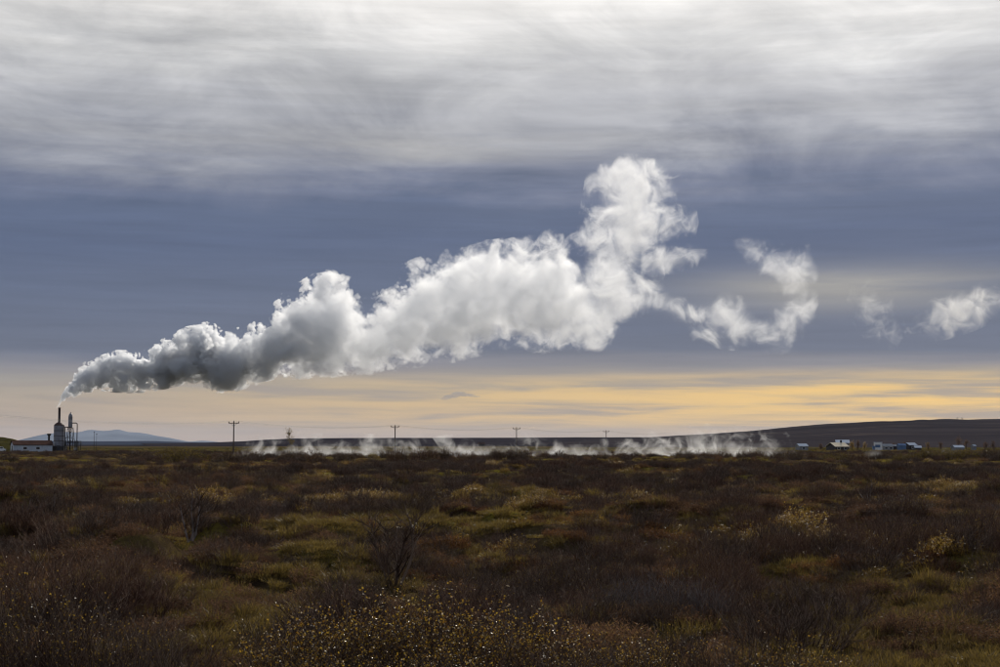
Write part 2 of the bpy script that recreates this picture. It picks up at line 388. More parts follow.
def mat_plume():
    m, t, out = newmat('plume_steam'); v = t.new('ShaderNodeVolumePrincipled')
    P = t.new('ShaderNodeTexCoord').outputs['Object']; x, y, z = t.sep(P)
    px = t.math('ADD', t.math('DIVIDE', x, PX), 58.5); pz = t.math('SUBTRACT', 407., t.math('DIVIDE', z, PX)); yy = t.math('DIVIDE', y, PX)
    def tube(data, along, across, flat, yc=0.):
        a0, a1 = data[0][0]-2, data[-1][0]+2; lo = min(d[1] for d in data)-10; hi = max(d[2] for d in data)+10
        u = t.rng(along, a0, a1)
        c = t.curve(u, [((d[0]-a0)/(a1-a0), ((d[1]+d[2])/2-lo)/(hi-lo)) for d in data]); c = t.math('MULTIPLY_ADD', c, hi-lo, lo)
        h = t.curve(u, [((d[0]-a0)/(a1-a0), (d[2]-d[1])/2/80.) for d in data]); h = t.math('MULTIPLY', h, 80.)
        h = t.math('MAXIMUM', h, .6)
        e = t.math('DIVIDE', t.math('SUBTRACT', across, c), h)
        f = t.math('DIVIDE', t.math('SUBTRACT', yy, yc) if yc else yy, t.math('MULTIPLY', h, flat))
        d = t.math('SUBTRACT', 1., t.math('SQRT', t.math('ADD', t.math('MULTIPLY', e, e), t.math('MULTIPLY', f, f))))
        # closed ends
        en = t.math('MINIMUM', t.math('SUBTRACT', along, a0), t.math('SUBTRACT', a1, along))
        return t.math('MINIMUM', d, t.math('MULTIPLY', en, .12))
    d = tube(TOPBOT, px, pz, .95)
    for data, al, ac, fl in ((TOWER, pz, px, .62), (TAIL, px, pz, .9), (HOOK, px, pz, .7), (WISP, px, pz, .9)):
        d = t.math('SMOOTH_MAX', d, tube(data, al, ac, fl), .12)
    u = t.rng(px, 58, 800)
    young = t.rng(px, 70, 190, 1, 0)
    nb = billow(t, P, .095, .24, .62, 1.0, t.math('MULTIPLY_ADD', young, -.40, .44), t.math('MULTIPLY_ADD', young, .16, .36), t.math('MULTIPLY_ADD', young, .24, .24))
    nf = t.math('MULTIPLY', t.math('SUBTRACT', t.noise(P, .125, 6, .68, .8), .5), 2.8)
    # torn, stringy texture in the old steam, cauliflower lumps in the young
    k = t.rng(px, 330, 520, 0, .8, True)
    n = t.math('ADD', t.math('MULTIPLY', nb, t.math('SUBTRACT', 1., k)), t.math('MULTIPLY', nf, k))
    amp = t.math('MULTIPLY', t.ramp(u, [(0, .05), (.015, .34), (.12, .50), (.3, .52), (.45, .55), (.62, .60), (.75, .62), (.84, .92), (1, 1.15)]), 2.)
    off = t.ramp(u, [(0, .0), (.3, .0), (.6, .02), (.8, .04), (1, .16)])
    wid = t.ramp(u, [(0, .10), (.25, .12), (.45, .20), (.7, .48), (.85, 1.1), (1, 1.4)])
    f = t.math('SUBTRACT', t.math('MULTIPLY_ADD', n, amp, d), off)
    q = t.rng(f, 0, wid, 0, 1, True)
    base = t.math('MULTIPLY', t.ramp(u, [(0, .5), (.008, 1.2), (.06, 1.0), (.2, .72), (.3, .44), (.38, .18), (.46, .12), (.56, .10), (.7, .11), (.8, .085), (1, .07)]), 1.4)
    # thin haze joining the torn pieces at the old end
    q = t.math('ADD', q, t.math('MULTIPLY', t.rng(t.math('MULTIPLY_ADD', nf, .5, d), -.1, .8, 0, .14, True), t.rng(px, 640, 720)), clamp=True)
    # hollows inside
    base = t.math('MULTIPLY', base, t.rng(nf, -.6, .5, .12, 1.4))
    t.put(v.inputs['Density'], t.math('MULTIPLY', base, q))
    v.inputs['Color'].default_value = (.966, .979, 1., 1); v.inputs['Anisotropy'].default_value = .5
    t.l.new(v.outputs[0], out.inputs['Volume']); m.cycles.volume_step_rate = .07; return m
def plume():
    balls = []
    def add(px, py, h, flat):
        c = at(px, py, PD) - O0; r = max(h, .8)*PX*1.16 + .25; balls.append((tuple(c), (r, r*min(1, flat*1.05), r)))
    def run(data, vertical, flat):
        a = np.array([q[0] for q in data]); e0 = np.array([q[1] for q in data]); e1 = np.array([q[2] for q in data]); p = a[0]
        while p <= a[-1]:
            l, h = np.interp(p, a, e0), np.interp(p, a, e1); mid, half = (l+h)/2, (h-l)/2
            add(mid, p, half, flat) if vertical else add(p, mid, half, flat)
            p += max(.5, half*.16)
    run(TOPBOT, False, .95); run(TOWER, True, .62); run(TAIL, False, .9); run(HOOK, False, .7); run(WISP, False, .9)
    # the hook hangs on the tail by thin vapour
    for k in range(8): add(792+k*.8, 292+k*1.6, 9, .8)
    me = hull(balls, .8); me.materials.append(mat_plume()); me.name = 'steam_plume'
    o = bpy.data.objects.new('steam_plume', me); C.objects.link(o); o.location = O0
    tag(o, 'huge billowing white steam plume drifting from the tall plant chimney', 'steam plume')
plume()

def mat_wisp(name, dens, amp, off, scale, step, wid=.55, squeeze=(1, 1, 1), lift=0.):
    """torn vapour that thins out towards the skin of its hull"""
    m, t, out = newmat(name); v = t.new('ShaderNodeVolumePrincipled'); tc = t.new('ShaderNodeTexCoord')
    gx, gy_, gz_ = t.sep(tc.outputs['Generated'])
    s = None
    for g, lo in ((gx, .5), (gy_, .5), (gz_, .5 - lift)):
        e = t.math('DIVIDE', t.math('SUBTRACT', g, lo), .5 + (abs(lo-.5)))
        e = t.math('MULTIPLY', e, e); s = e if s is None else t.math('ADD', s, e)
    d = t.math('SUBTRACT', 1., t.math('SQRT', s))
    mp = t.new('ShaderNodeMapping'); t.put(mp.inputs[0], t.new('ShaderNodeNewGeometry').outputs['Position']); mp.inputs['Scale'].default_value = squeeze
    n = t.math('MULTIPLY', t.math('SUBTRACT', t.noise(mp.outputs[0], scale, 5, .62, 1.0), .5), 2.6)
    f = t.math('SUBTRACT', t.math('MULTIPLY_ADD', n, amp, d), off)
    q = t.rng(f, 0, wid, 0, 1, True)
    t.put(v.inputs['Density'], t.math('MULTIPLY', q, dens)); v.inputs['Color'].default_value = (.985, .987, .992, 1); v.inputs['Anisotropy'].default_value = .4
    t.l.new(v.outputs[0], out.inputs['Volume']); m.cycles.volume_step_rate = step; return m
def ellipsoid(name, px, py, w, h, tilt, D, mat, label, cat, group=None, deep=None):
    """centre pixel, half width and half height in pixels, tilt in degrees"""
    import bmesh
    me = bpy.data.meshes.new(name); bm = bmesh.new(); bmesh.ops.create_icosphere(bm, subdivisions=4, radius=1)
    k = D/F; bmesh.ops.scale(bm, vec=(w*k, (deep or .6*(w+h))*k, h*k), verts=bm.verts); bm.to_mesh(me); bm.free(); me.materials.append(mat)
    o = bpy.data.objects.new(name, me); C.objects.link(o); o.location = at(px, py, D); o.rotation_euler = (0, R(-tilt), 0); return tag(o, label, cat, group)
def vapour(name, balls, D, voxel, mat, label, cat, group=None):
    """balls: (px, py, half width px, half height px)"""
    c0 = at(balls[0][0], balls[0][1], D)
    bb = []
    for px, py, w, h in balls: bb.append((tuple(at(px, py, D) - c0), (w*D/F, .5*(w+h)*D/F, h*D/F)))
    me = hull(bb, voxel); me.materials.append(mat); me.name = name
    o = bpy.data.objects.new(name, me); C.objects.link(o); o.location = c0; return tag(o, label, cat, group)
wisp_m = mat_wisp('thin_steam', .22, 1.15, .20, .15, .06, 1.0)
ellipsoid('steam_wisp', 958, 312, 60, 24, 20, 505, wisp_m, 'torn white scrap of steam drifting alone beyond the end of the plume', 'steam', deep=24)
veil_m = mat_wisp('faint_steam', .05, 2.2, .55, .17, .08, 1.)
ellipsoid('steam_wisp', 876, 314, 40, 24, -60, 505, veil_m, 'barely visible shred of steam between the plume and the torn white scrap', 'steam')
peak_m, _t, _o = newmat('peak_as_cloud'); _v = _t.new('ShaderNodeVolumePrincipled'); _v.inputs['Density'].default_value = .0022; _v.inputs['Color'].default_value = (.38,.46,.62,1)
_t.l.new(_v.outputs[0], _o.inputs['Volume'])  # a lens of vapour stands in for the far mountain peak
vapour('peak_as_cloud', [(459,394,9,2.6),(451,396.5,9,2.0),(445,399,6,1.2),(466,395,10,1.6),(475,396.5,7,.9)], 42000, 22, peak_m,
       'small blue grey far peak above the low cloud, modelled as lens shaped vapour', 'mountain peak')

# ground steam behind the scrub
GS = 262.
gs_m = mat_wisp('ground_steam', .40, 1.9, .34, .34, .07, 1.3)
gt_m = mat_wisp('thin_ground_steam', .28, 2.1, .38, .36, .07, 1.2)
gl_m = mat_wisp('low_steam_veil', .05, 1.7, .16, .30, .07, 1.0)
def steam_bank(x0, x1, top, label, mat, D=GS, lean=0., base=461):
    return ellipsoid('ground_steam', (x0+x1)/2, base-3, (x1-x0)/2*1.55, (base-3-top)*1.3, 0, D, mat, label, 'steam', 'steam drifting low behind the scrub', deep=(x1-x0)/2)
steam_bank(246, 282, 440, 'low steam at the end nearest the chimney, beginning beside the slender tree', gs_m)
steam_bank(286, 338, 435, 'dense white ground steam just past the slender tree', gs_m, 258)
steam_bank(334, 392, 439, 'white ground steam just before the crossarm pole that stands in vapour', gs_m, 264)
steam_bank(390, 432, 437, 'ground steam veiling the foot of the second crossarm pole', gs_m, 270)
steam_bank(426, 474, 440, 'patchy ground steam beyond the brown dome shrub', gs_m, 262)
steam_bank(478, 512, 445, 'thin low ground steam before the third crossarm pole', gt_m)
steam_bank(512, 546, 434, 'thin ground steam curling up beside the third crossarm pole', gt_m)
steam_bank(548, 570, 441, 'small isolated puff of ground steam between the two farthest poles', gs_m)
steam_bank(572, 598, 444, 'faint slanting wisp of ground steam just before the farthest pole', gt_m, 268)
steam_bank(598, 642, 440, 'ground steam rising beyond the farthest crossarm pole', gs_m, 266)
steam_bank(632, 684, 436, 'thick white ground steam, below the foot of the long hill', gs_m, 258)
steam_bank(676, 726, 431, 'thickest and tallest white ground steam against the hill foot', gs_m, 262)
steam_bank(716, 758, 433, 'smoky ground steam thinning out against the long hill', gt_m, 266)
steam_bank(752, 790, 434, 'last tall tuft of ground steam before the farmhouses', gt_m, 260)
ellipsoid('ground_steam', 874, 458, 13, 11, 0, 238, mat_wisp('pale_steam', .10, .9, .1, .5, .1, 1.), 'pale puff of steam below the white tall building', 'steam', 'steam drifting low behind the scrub')
ellipsoid('ground_steam', 330, 456, 100, 13, 0, 272, gl_m, 'long flat veil of steam from the slender tree to the second crossarm pole', 'steam', 'steam drifting low behind the scrub', deep=40)
ellipsoid('ground_steam', 470, 456, 85, 12, 0, 274, gl_m, 'long flat veil of steam between the second and the third crossarm pole', 'steam', 'steam drifting low behind the scrub', deep=40)
ellipsoid('ground_steam', 580, 456, 75, 12, 0, 274, gl_m, 'long flat veil of steam between the third and the farthest crossarm pole', 'steam', 'steam drifting low behind the scrub', deep=40)
ellipsoid('ground_steam', 705, 455, 105, 16, 0, 272, gl_m, 'long flat veil of steam under the long hill', 'steam', 'steam drifting low behind the scrub', deep=40)
steam_bank(932, 962, 448, 'small leaning puff of steam by the hump of green bushes', gt_m, 250, base=464)

# ------------------------------------------------------------------ the plant
steel_m = pbr('weathered_steel', (.26,.26,.29), .55, .3, .6, .4, .3, streak=.5)
stack_m = pbr('rusty_stack', (.045,.028,.026), .7, .3, .8)
dark_m = pbr('dark_iron', (.025,.02,.02), .6, .3, 1.2)
cone_m = pbr('rusted_cone', (.07,.035,.03), .7, .3, .8)
wall_m = pbr('white_cladding', (.50,.54,.60), .6, .12, .5, streak=.25)
roof_m = pbr('brown_roof', (.085,.05,.04), .9, .25, .4, 0.)
wht_m = pbr('white_paint', (.78,.78,.78), .5, .08, .7)
glass_m = pbr('dark_window', (.02,.025,.035), .15, .1, 1, .6)
wood_m = pbr('pole_wood', (.07,.05,.04), .85, .3, 1.2)
pxm = PD/F
def P(px, py, dy=0.): 
    v = at(px, py, PD); return Vector((v.x, v.y+dy, v.z))
cx = P(58.5, 453).x
tw = empty('steam_tower', (cx, PD, 0), 0, 'dark steel steam tower with conical shoulder and tall narrow stack', 'tower')
def hz(py): return at(58, py, PD).z
b = MB(); b.lathe((0,0,0), [(1.62, hz(446)), (1.62, hz(426.2)), (1.66, hz(426)), (1.66, hz(425.6))]); b.build('tower_body', steel_m, tw, False)
b = MB()
for py in (441, 436, 431): b.lathe((0,0,0), [(1.67, hz(py)), (1.67, hz(py)+.18)])
b.build('band', dark_m, tw)
b = MB(); b.lathe((0,0,0), [(1.64, hz(425.6)), (1.5, hz(424.6)), (.9, hz(423)), (.46, hz(422.2))]); b.build('cone', cone_m, tw)
b = MB(); b.lathe((0,0,0), [(.38, hz(422.6)), (.37, hz(408.6)), (.44, hz(408.6)), (.44, hz(407.6)), (.3, hz(407.6)), (.3, hz(409))], 16); b.build('chimney', stack_m, tw)
b = MB(); b.box((.1, 0, (hz(446)+0)/2), (3.9, 3.9, hz(446))); b.build('base_housing', dark_m, tw)
b = MB(); b.box((.5, -1.96, 1.1), (1.0, .06, 2.1)); b.build('door', glass_m, tw)
b = MB()
for k in range(24):
    q = k/24; b.box((1.66, -.25, hz(446)+q*(hz(426)-hz(446))), (.04, .5, .05))
b.tube([(1.68,-.5,hz(446)),(1.68,-.5,hz(425))], .03); b.tube([(1.68,0,hz(446)),(1.68,0,hz(425))], .03); b.build('ladder', dark_m, tw)
# separator vessel on its frame
sx = P(69.3, 453).x
sp = empty('separator_vessel', (sx, PD+.5, 0), 0, 'slim grey pressure vessel with pointed top on a dark lattice frame', 'vessel')
b = MB(); b.lathe((0,0,0), [(.2, hz(428.2)), (.66, hz(427)), (.68, hz(417)), (.5, hz(414.5)), (.14, hz(413)), (.1, hz(412))], 18); b.build('vessel_body', steel_m, sp)
for i, (lx, ly) in enumerate(((-1.3,-1.2),(1.5,-1.2),(-1.3,1.2),(1.5,1.2))):
    b = MB(); b.tube([(lx, ly, 0), (lx*.5, ly*.5, hz(427.4))], .11, 6); b.build('leg', dark_m, sp)
b = MB(); b.tube([(0,0,0),(0,0,hz(427.5))], .2, 10); b.build('drain_pipe', dark_m, sp)
b = MB()
for z0, z1, w in ((1.2, 4.6, 1.15), (4.6, 8.0, .8)):
    b.tube([(-w, -w*.9, z0), (w, -w*.9, z1)], .05, 4); b.tube([(w, -w*.9, z0), (-w, -w*.9, z1)], .05, 4)
    b.tube([(-w, w*.9, z0), (w, w*.9, z1)], .05, 4); b.tube([(-w,-w*.9,z1),(w,-w*.9,z1)], .06, 4)
b.build('brace', dark_m, sp)
b = MB(); b.tube([(.6,0,hz(423)),(1.9,0,hz(423)),(2.2,0,hz(423.6)),(2.25,0,hz(426)),(2.25,0,.2)], .16, 8); b.build('riser_pipe', dark_m, sp)
b = MB(); b.tube([(-.3,0,hz(427.2)),(-1.6,0,hz(427)),(-1.75,0,hz(427.4))], .15, 8); b.tube([(-1.62,-.2,hz(427)),(-1.62,-.2,.1)], .17, 8); b.tube([(-1.7,0,hz(427)),(-2.2,0,hz(426.4))], .15, 8); b.build('inlet_pipe', dark_m, sp)
b = MB(); b.box((1.05, 0, hz(442.4)), (4.6, 2.6, .22)); b.build('platform', dark_m, sp)
for px_, dy in ((76, -1.1), (80.2, -1.1), (80.2, 1.1), (76, 1.1)):
    lx = P(px_, 450).x - sx; lx = min(lx, 3.25); b = MB(); b.tube([(lx, dy, 0), (lx, dy, hz(441.2))], .1, 6); b.build('post', dark_m, sp)
for dy in (-1.25, 1.25):
    b = MB(); b.tube([(-1.2, dy, hz(440.6)), (3.3, dy, hz(440.6))], .04, 4); b.tube([(-1.2, dy, hz(441.5)), (3.3, dy, hz(441.5))], .04, 4)
    for k in range(5): b.tube([(-1.2+k*1.12, dy, hz(442.2)), (-1.2+k*1.12, dy, hz(440.6))], .035, 4)
    b.build('handrail', dark_m, sp)
# white tank beside the frame
t0 = P(72.3, 450, 3.5); tk = empty('water_tank', (t0.x, t0.y, 0), 0, 'small white tank with domed lid at the foot of the lattice frame', 'tank')
b = MB(); b.lathe((0,0,.55), [(.42,0),(.45,.1),(.45,.75)], 20); b.build('tank_body', wht_m, tk)
b = MB(); b.lathe((0,0,.55), [(.47,.75),(.36,.92),(.1,1.0)], 20); b.build('lid', steel_m, tk)
b = MB(); b.box((0,0,.27), (.9,.9,.55)); b.build('plinth', dark_m, tk)

def gable_house(name, loc, L, W, H, rise, rz, wm, rm, label, cat='house', group=None, windows=(), gwin=(), over=.3, chimney=None):
    t = empty(name, loc, rz, label, cat, group)
    b = MB(); v = [(-L/2,-W/2,-.4),(L/2,-W/2,-.4),(L/2,W/2,-.4),(-L/2,W/2,-.4),(-L/2,-W/2,H),(L/2,-W/2,H),(L/2,W/2,H),(-L/2,W/2,H),(-L/2,0,H+rise),(L/2,0,H+rise)]
    b.add(v, [(3,2,1,0),(0,1,5,4),(2,3,7,6),(1,2,6,9,5),(3,0,4,8,7),(4,5,9,8),(6,7,8,9)]); b.build('wall', wm, t)
    b = MB(); th = .12; e = over; sl = rise/(W/2)
    for s in (-1, 1):
        y0, z0 = s*(W/2+e), H - sl*e + .03; z1 = H+rise+.03
        q = [(-L/2-e,y0,z0),(L/2+e,y0,z0),(L/2+e,0,z1),(-L/2-e,0,z1)]
        vv = q + [(x,y,z+th) for x,y,z in q]
        fs = [(0,1,2,3),(7,6,5,4),(0,4,5,1),(1,5,6,2),(2,6,7,3),(3,7,4,0)]
        b.add(vv, fs if s > 0 else [tuple(reversed(f)) for f in fs])
    rf = b.build('roof', rm, t)
    for x in windows:
        b = MB(); b.box((x,-W/2-.02,H*.55), (1.3,.06,1.0)); wf = b.build('window', wht_m, t)
        b = MB(); b.box((x,-W/2-.055,H*.55), (1.1,.03,.8)); b.build('pane', glass_m, wf)
    for y in gwin:
        b = MB(); b.box((-L/2-.03,y,H*.5), (.06,1.2,H*.75)); b.build('door', glass_m, t)
    if chimney is not None:
        b = MB(); b.box((chimney,0,H+rise+.4), (.6,.6,1.4)); b.build('chimney', dark_m, rf)
    return t
h0 = P(35.5, 452); h0.z = 0
ho = gable_house('workshop', (h0.x-.3, PD-3.5, 0), 12.0, 6.2, 2.35, 1.25, R(27), wall_m, roof_m,
            'long low white workshop with brown roof at the foot of the steam tower', 'workshop', windows=(-2.5, 1.5), gwin=(0,))
v0 = P(46.2, 440, 3.0)
vt = empty('vent_pipe', (v0.x, v0.y, 0), 0, 'dark vent pipe with flared cap behind the workshop roof', 'vent pipe')
b = MB(); b.tube([(0,0,-.2),(0,0,hz(435.4))], .33, 10); b.build('pipe', dark_m, vt)
b = MB(); b.lathe((0,0,hz(435.8)), [(.35,0),(.68,.35),(.68,.65),(.2,.75)], 14); b.build('cap', dark_m, vt)
c0 = P(11.6, 451.2, -10)
vn = empty('parked_van', (c0.x, c0.y, gz(c0.x, c0.y)), R(18), 'small white van parked at the gable end of the workshop', 'van')
b = MB(); prof = [(-1.3,.35),(1.25,.35),(1.3,.95),(.75,1.1),(.4,1.65),(-1.25,1.7),(-1.32,1.0)]
n = len(prof); b.add([(x,-.8,z) for x,z in prof]+[(x,.8,z) for x,z in prof], [tuple(range(n)), tuple(range(2*n-1,n-1,-1))]+[(i,n+i,n+(i+1)%n,(i+1)%n) for i in range(n)]); b.build('body', wht_m, vn)
b = MB(); b.box((-.3,-.81,1.33), (1.2,.02,.36)); b.box((.62,0,1.37),(.02,1.3,.4), M=Matrix.Rotation(R(-32),3,'Y')); b.build('window', glass_m, vn)
for wx in (-.8,.8):
    for wy in (-.74,.74):
        b = MB(); b.tube([(wx,wy-.1,.3),(wx,wy+.1,.3)], .3, 14); b.build('wheel', dark_m, vn)
for px_, py_ in ((94.2, 431.8), (96.6, 434.3)):
    p = at(px_, py_, PD+20); q = empty('lamp_post', (p.x, p.y, 0), 0, 'taller thin post standing on the plain beside the plant' if px_ < 95 else 'shorter thin post with small head beside the plant', 'post')
    b = MB(); b.tube([(0,0,-.2),(0,0,p.z)], [.07,.05], 6); b.build('pole', dark_m, q)
    b = MB(); b.box((0,0,p.z), (.45,.2,.18)); b.build('lamp_head', dark_m, q)

# ------------------------------------------------------------------ utility poles and cables
PH = 7.8
def pole_at(px, dy): 
    D = (PH-CAMH)*F/dy; return Vector(((px-500)/F*D, D, 0))
poles = [pole_at(-15, 29.), pole_at(234.2, 22), pole_at(395.3, 18), pole_at(516.5, 16), pole_at(606, 13), pole_at(668, 11)]
plabels = ['', 'nearest wooden crossarm pole, standing clear of the steam', 'wooden crossarm pole with its foot in dense ground steam', 'wooden crossarm pole beside the small dark hut on the plateau', 'farthest wooden crossarm pole, shortest against the yellow sky']
proto = None
for i, p in enumerate(poles[:5]):
    if i == 0: continue
    t = poles[i+1]-poles[i-1]; rz = math.atan2(t.y, t.x) + PI/2
    if proto is None:
        proto = empty('utility_pole', (0,0,0))
        b = MB(); b.tube([(0,0,-.3),(0,0,PH)], [.17,.12], 8); b.build('pole', wood_m, proto)
        b = MB(); b.box((0,0,PH-.28), (2.5,.13,.17)); b.build('crossarm', wood_m, proto)
        for s in (-1.12, 0.0, 1.12):
            b = MB(); b.lathe((s,0,PH-.19 if s else PH), [(.05,0),(.1,.05),(.1,.2),(.04,.28)], 8); b.build('insulator', dark_m, proto)
        b = MB(); b.tube([(.8,0,PH-.32),(0.06,0,PH-1.0)], .03, 4); b.tube([(-.8,0,PH-.32),(-.06,0,PH-1.0)], .03, 4); b.build('brace', wood_m, proto)
        o = proto
    else: o = copy_tree(proto)
    o.location = (p.x, p.y, 0); o.rotation_euler = (0, 0, rz if i < 2 else rz)
    # arms show nearly square on to the viewer
    o.rotation_euler[2] = R((12, 8, 5, 2)[i-1])
    tag(o, plabels[i], 'utility pole', 'wooden poles of the power line')
cl = ['cables leaving the nearest pole towards the chimney', 'cables between the nearest and the second pole', 'cables between the second and the third pole', 'cables between the third and the farthest pole', 'cables running on from the farthest pole behind the hill foot']
for i in range(5):
    a, c = poles[i], poles[i+1]; b = MB()
    for s in (-1.12, 0, 1.12):
        pts = []
        for k in range(13):
            u = k/12; q = a.lerp(c, u); pts.append((q.x+s, q.y, PH + (.1 if s else .28) - 1.1*4*u*(1-u)))
        b.tube(pts, .009, 4)
    tag(b.build('overhead_cable', dark_m), 'three thin overhead '+cl[i], 'cable', 'spans of the power line')

# ------------------------------------------------------------------ farm buildings below the hill
FD = 620.
def fp(px, Y=FD): return Vector(((px-500)/F*Y, Y, 0))
wroof = pbr('pale_metal_roof', (.40,.45,.53), .9, .1, .5, 0.); croof = pbr('cream_roof', (.66,.58,.44), .9, .1, .5, 0.); groof = pbr('grey_roof', (.20,.22,.25), .9, .2, .5, 0.)
broof = pbr('blue_roof', (.12,.18,.30), .9, .15, .5, 0.); dwall = pbr('dark_timber_wall', (.04,.032,.03), .8, .3, .8); gwall = pbr('grey_wall', (.22,.22,.23), .8, .2, .5); bwall = pbr('blue_wall', (.10,.17,.30), .6, .15, .5)
gable_house('cottage', fp(801), 3.6, 5.0, 1.7, .9, R(8), gwall, wroof, 'tiny pale roofed cottage nearest to the last tuft of steam', 'cottage', windows=(0,), over=.2)
gable_house('farmhouse', fp(836.5), 5.6, 9.0, 1.55, 1.5, R(12), dwall, croof, 'dark farmhouse with sunlit cream roof below the hill', 'farmhouse', windows=(-1.4,1.4), over=.35, chimney=1.6)
gable_house('barn', fp(841.5, 645), 5.2, 7.5, 3.0, 1.2, R(-10), gwall, wroof, 'barn with bluish white roof just behind the dark farmhouse', 'barn', over=.3)
gable_house('shed', fp(886, 630), 4.2, 4, 1.7, .8, R(4), gwall, groof, 'long grey shed beside the tall white building', 'shed', windows=(-1,1), over=.2)
gable_house('shed', fp(894, 640), 4.0, 4, 1.6, .7, R(-6), dwall, groof, 'dark low shed between the grey and the blue sheds', 'shed', over=.2)
gable_house('shed', fp(900.5, 628), 2.8, 3, 1.9, .7, R(5), bwall, broof, 'small blue shed at the end of the shed row', 'shed', over=.2)
gable_house('farmhouse', fp(909.5, 632), 3.2, 5.0, 2.1, .9, R(10), dwall, wroof, 'dark walled house with white roof past the blue shed', 'farmhouse', windows=(0,), over=.25)
gable_house('garage', fp(916.5, 600), 2.4, 4, 1.1, .7, R(-8), dwall, wroof, 'low white roofed garage beside the dark walled house', 'garage', over=.2)
gable_house('greenhouse', fp(956.5, 600), 3.8, 4.4, 1.2, .8, R(3), gwall, wroof, 'long low white roofed greenhouse behind the hump of green bushes', 'greenhouse', over=.15)
gable_house('shed', fp(972.5, 640), 1.3, 1.8, 1.7, .5, R(20), gwall, wroof, 'tiny white shed standing alone past the greenhouse', 'shed', over=.1)
# tall white building with blue glazing
tb = fp(877); tq = empty('tall_building', (tb.x, tb.y, 0), R(-6), 'tall white building with dark blue glazed middle among the sheds', 'building')
b = MB(); b.box((0,0,1.55), (2.9,3.2,3.5)); b.build('wall', wht_m, tq)
b = MB(); b.box((0,0,3.36), (3.1,3.4,.12)); b.build('roof', wroof, tq)
b = MB(); b.box((-.3,-1.62,1.75), (2.0,.06,1.1)); b.build('window', bwall, tq)
b = MB(); b.box((-1.8,-.6,.8), (1.0,2.0,2.0)); b.build('annex', bwall, tq)
hp = at(481.5, 443, 1500); hh = gable_house('hut', (hp.x, hp.y, 4.0), 6.5, 5, 1.6, 1.7, R(5), dwall, roof_m, 'small dark hut alone on the distant plateau', 'hut', over=.3)
hh.location.z = 1.0

# ------------------------------------------------------------------ vegetation
twig_m = leafmat('dark_twig', [(0, (.045,.029,.022)), (.5, (.095,.062,.045)), (.8, (.15,.10,.07)), (1, (.27,.20,.145))], 0., .8, .1)
red_m = leafmat('russet_twig', [(0, (.055,.030,.022)), (.5, (.125,.070,.048)), (.8, (.19,.11,.07)), (1, (.30,.20,.13))], 0., .8, .1)
gry_m = leafmat('grey_twig', [(0, (.06,.048,.043)), (.5, (.12,.097,.088)), (.8, (.18,.15,.135)), (1, (.32,.27,.24))], 0., .8, .1)
bark_m = pbr('birch_bark', (.22,.18,.16), .75, .6, 2., .15)
gold_m = leafmat('autumn_leaf', [(0, (.08,.04,.012)), (.2, (.18,.09,.015)), (.45, (.30,.17,.018)), (.75, (.42,.28,.035)), (.9, (.14,.07,.02)), (1, (.55,.46,.30))], .5, .35, .5)
dull_m = leafmat('faded_leaf', [(0, (.06,.035,.02)), (.5, (.13,.075,.022)), (.8, (.24,.15,.025)), (1, (.40,.26,.04))], .48, .4, .3)
yel_m = leafmat('yellow_green_leaf', [(0, (.08,.06,.015)), (.5, (.16,.12,.02)), (1, (.25,.17,.03))], .45, .7, .1)
grass_m = leafmat('grass_blade', [(0, (.07,.045,.022)), (.35, (.11,.075,.028)), (.6, (.165,.115,.028)), (.85, (.25,.175,.045)), (1, (.36,.26,.09))], .45, .5, .3, .3)
heath_m = leafmat('heather_sprig', [(0, (.03,.019,.013)), (.4, (.10,.056,.036)), (.7, (.185,.102,.054)), (.9, (.27,.175,.055)), (1, (.42,.31,.13))], .45, .7, .1, .15)

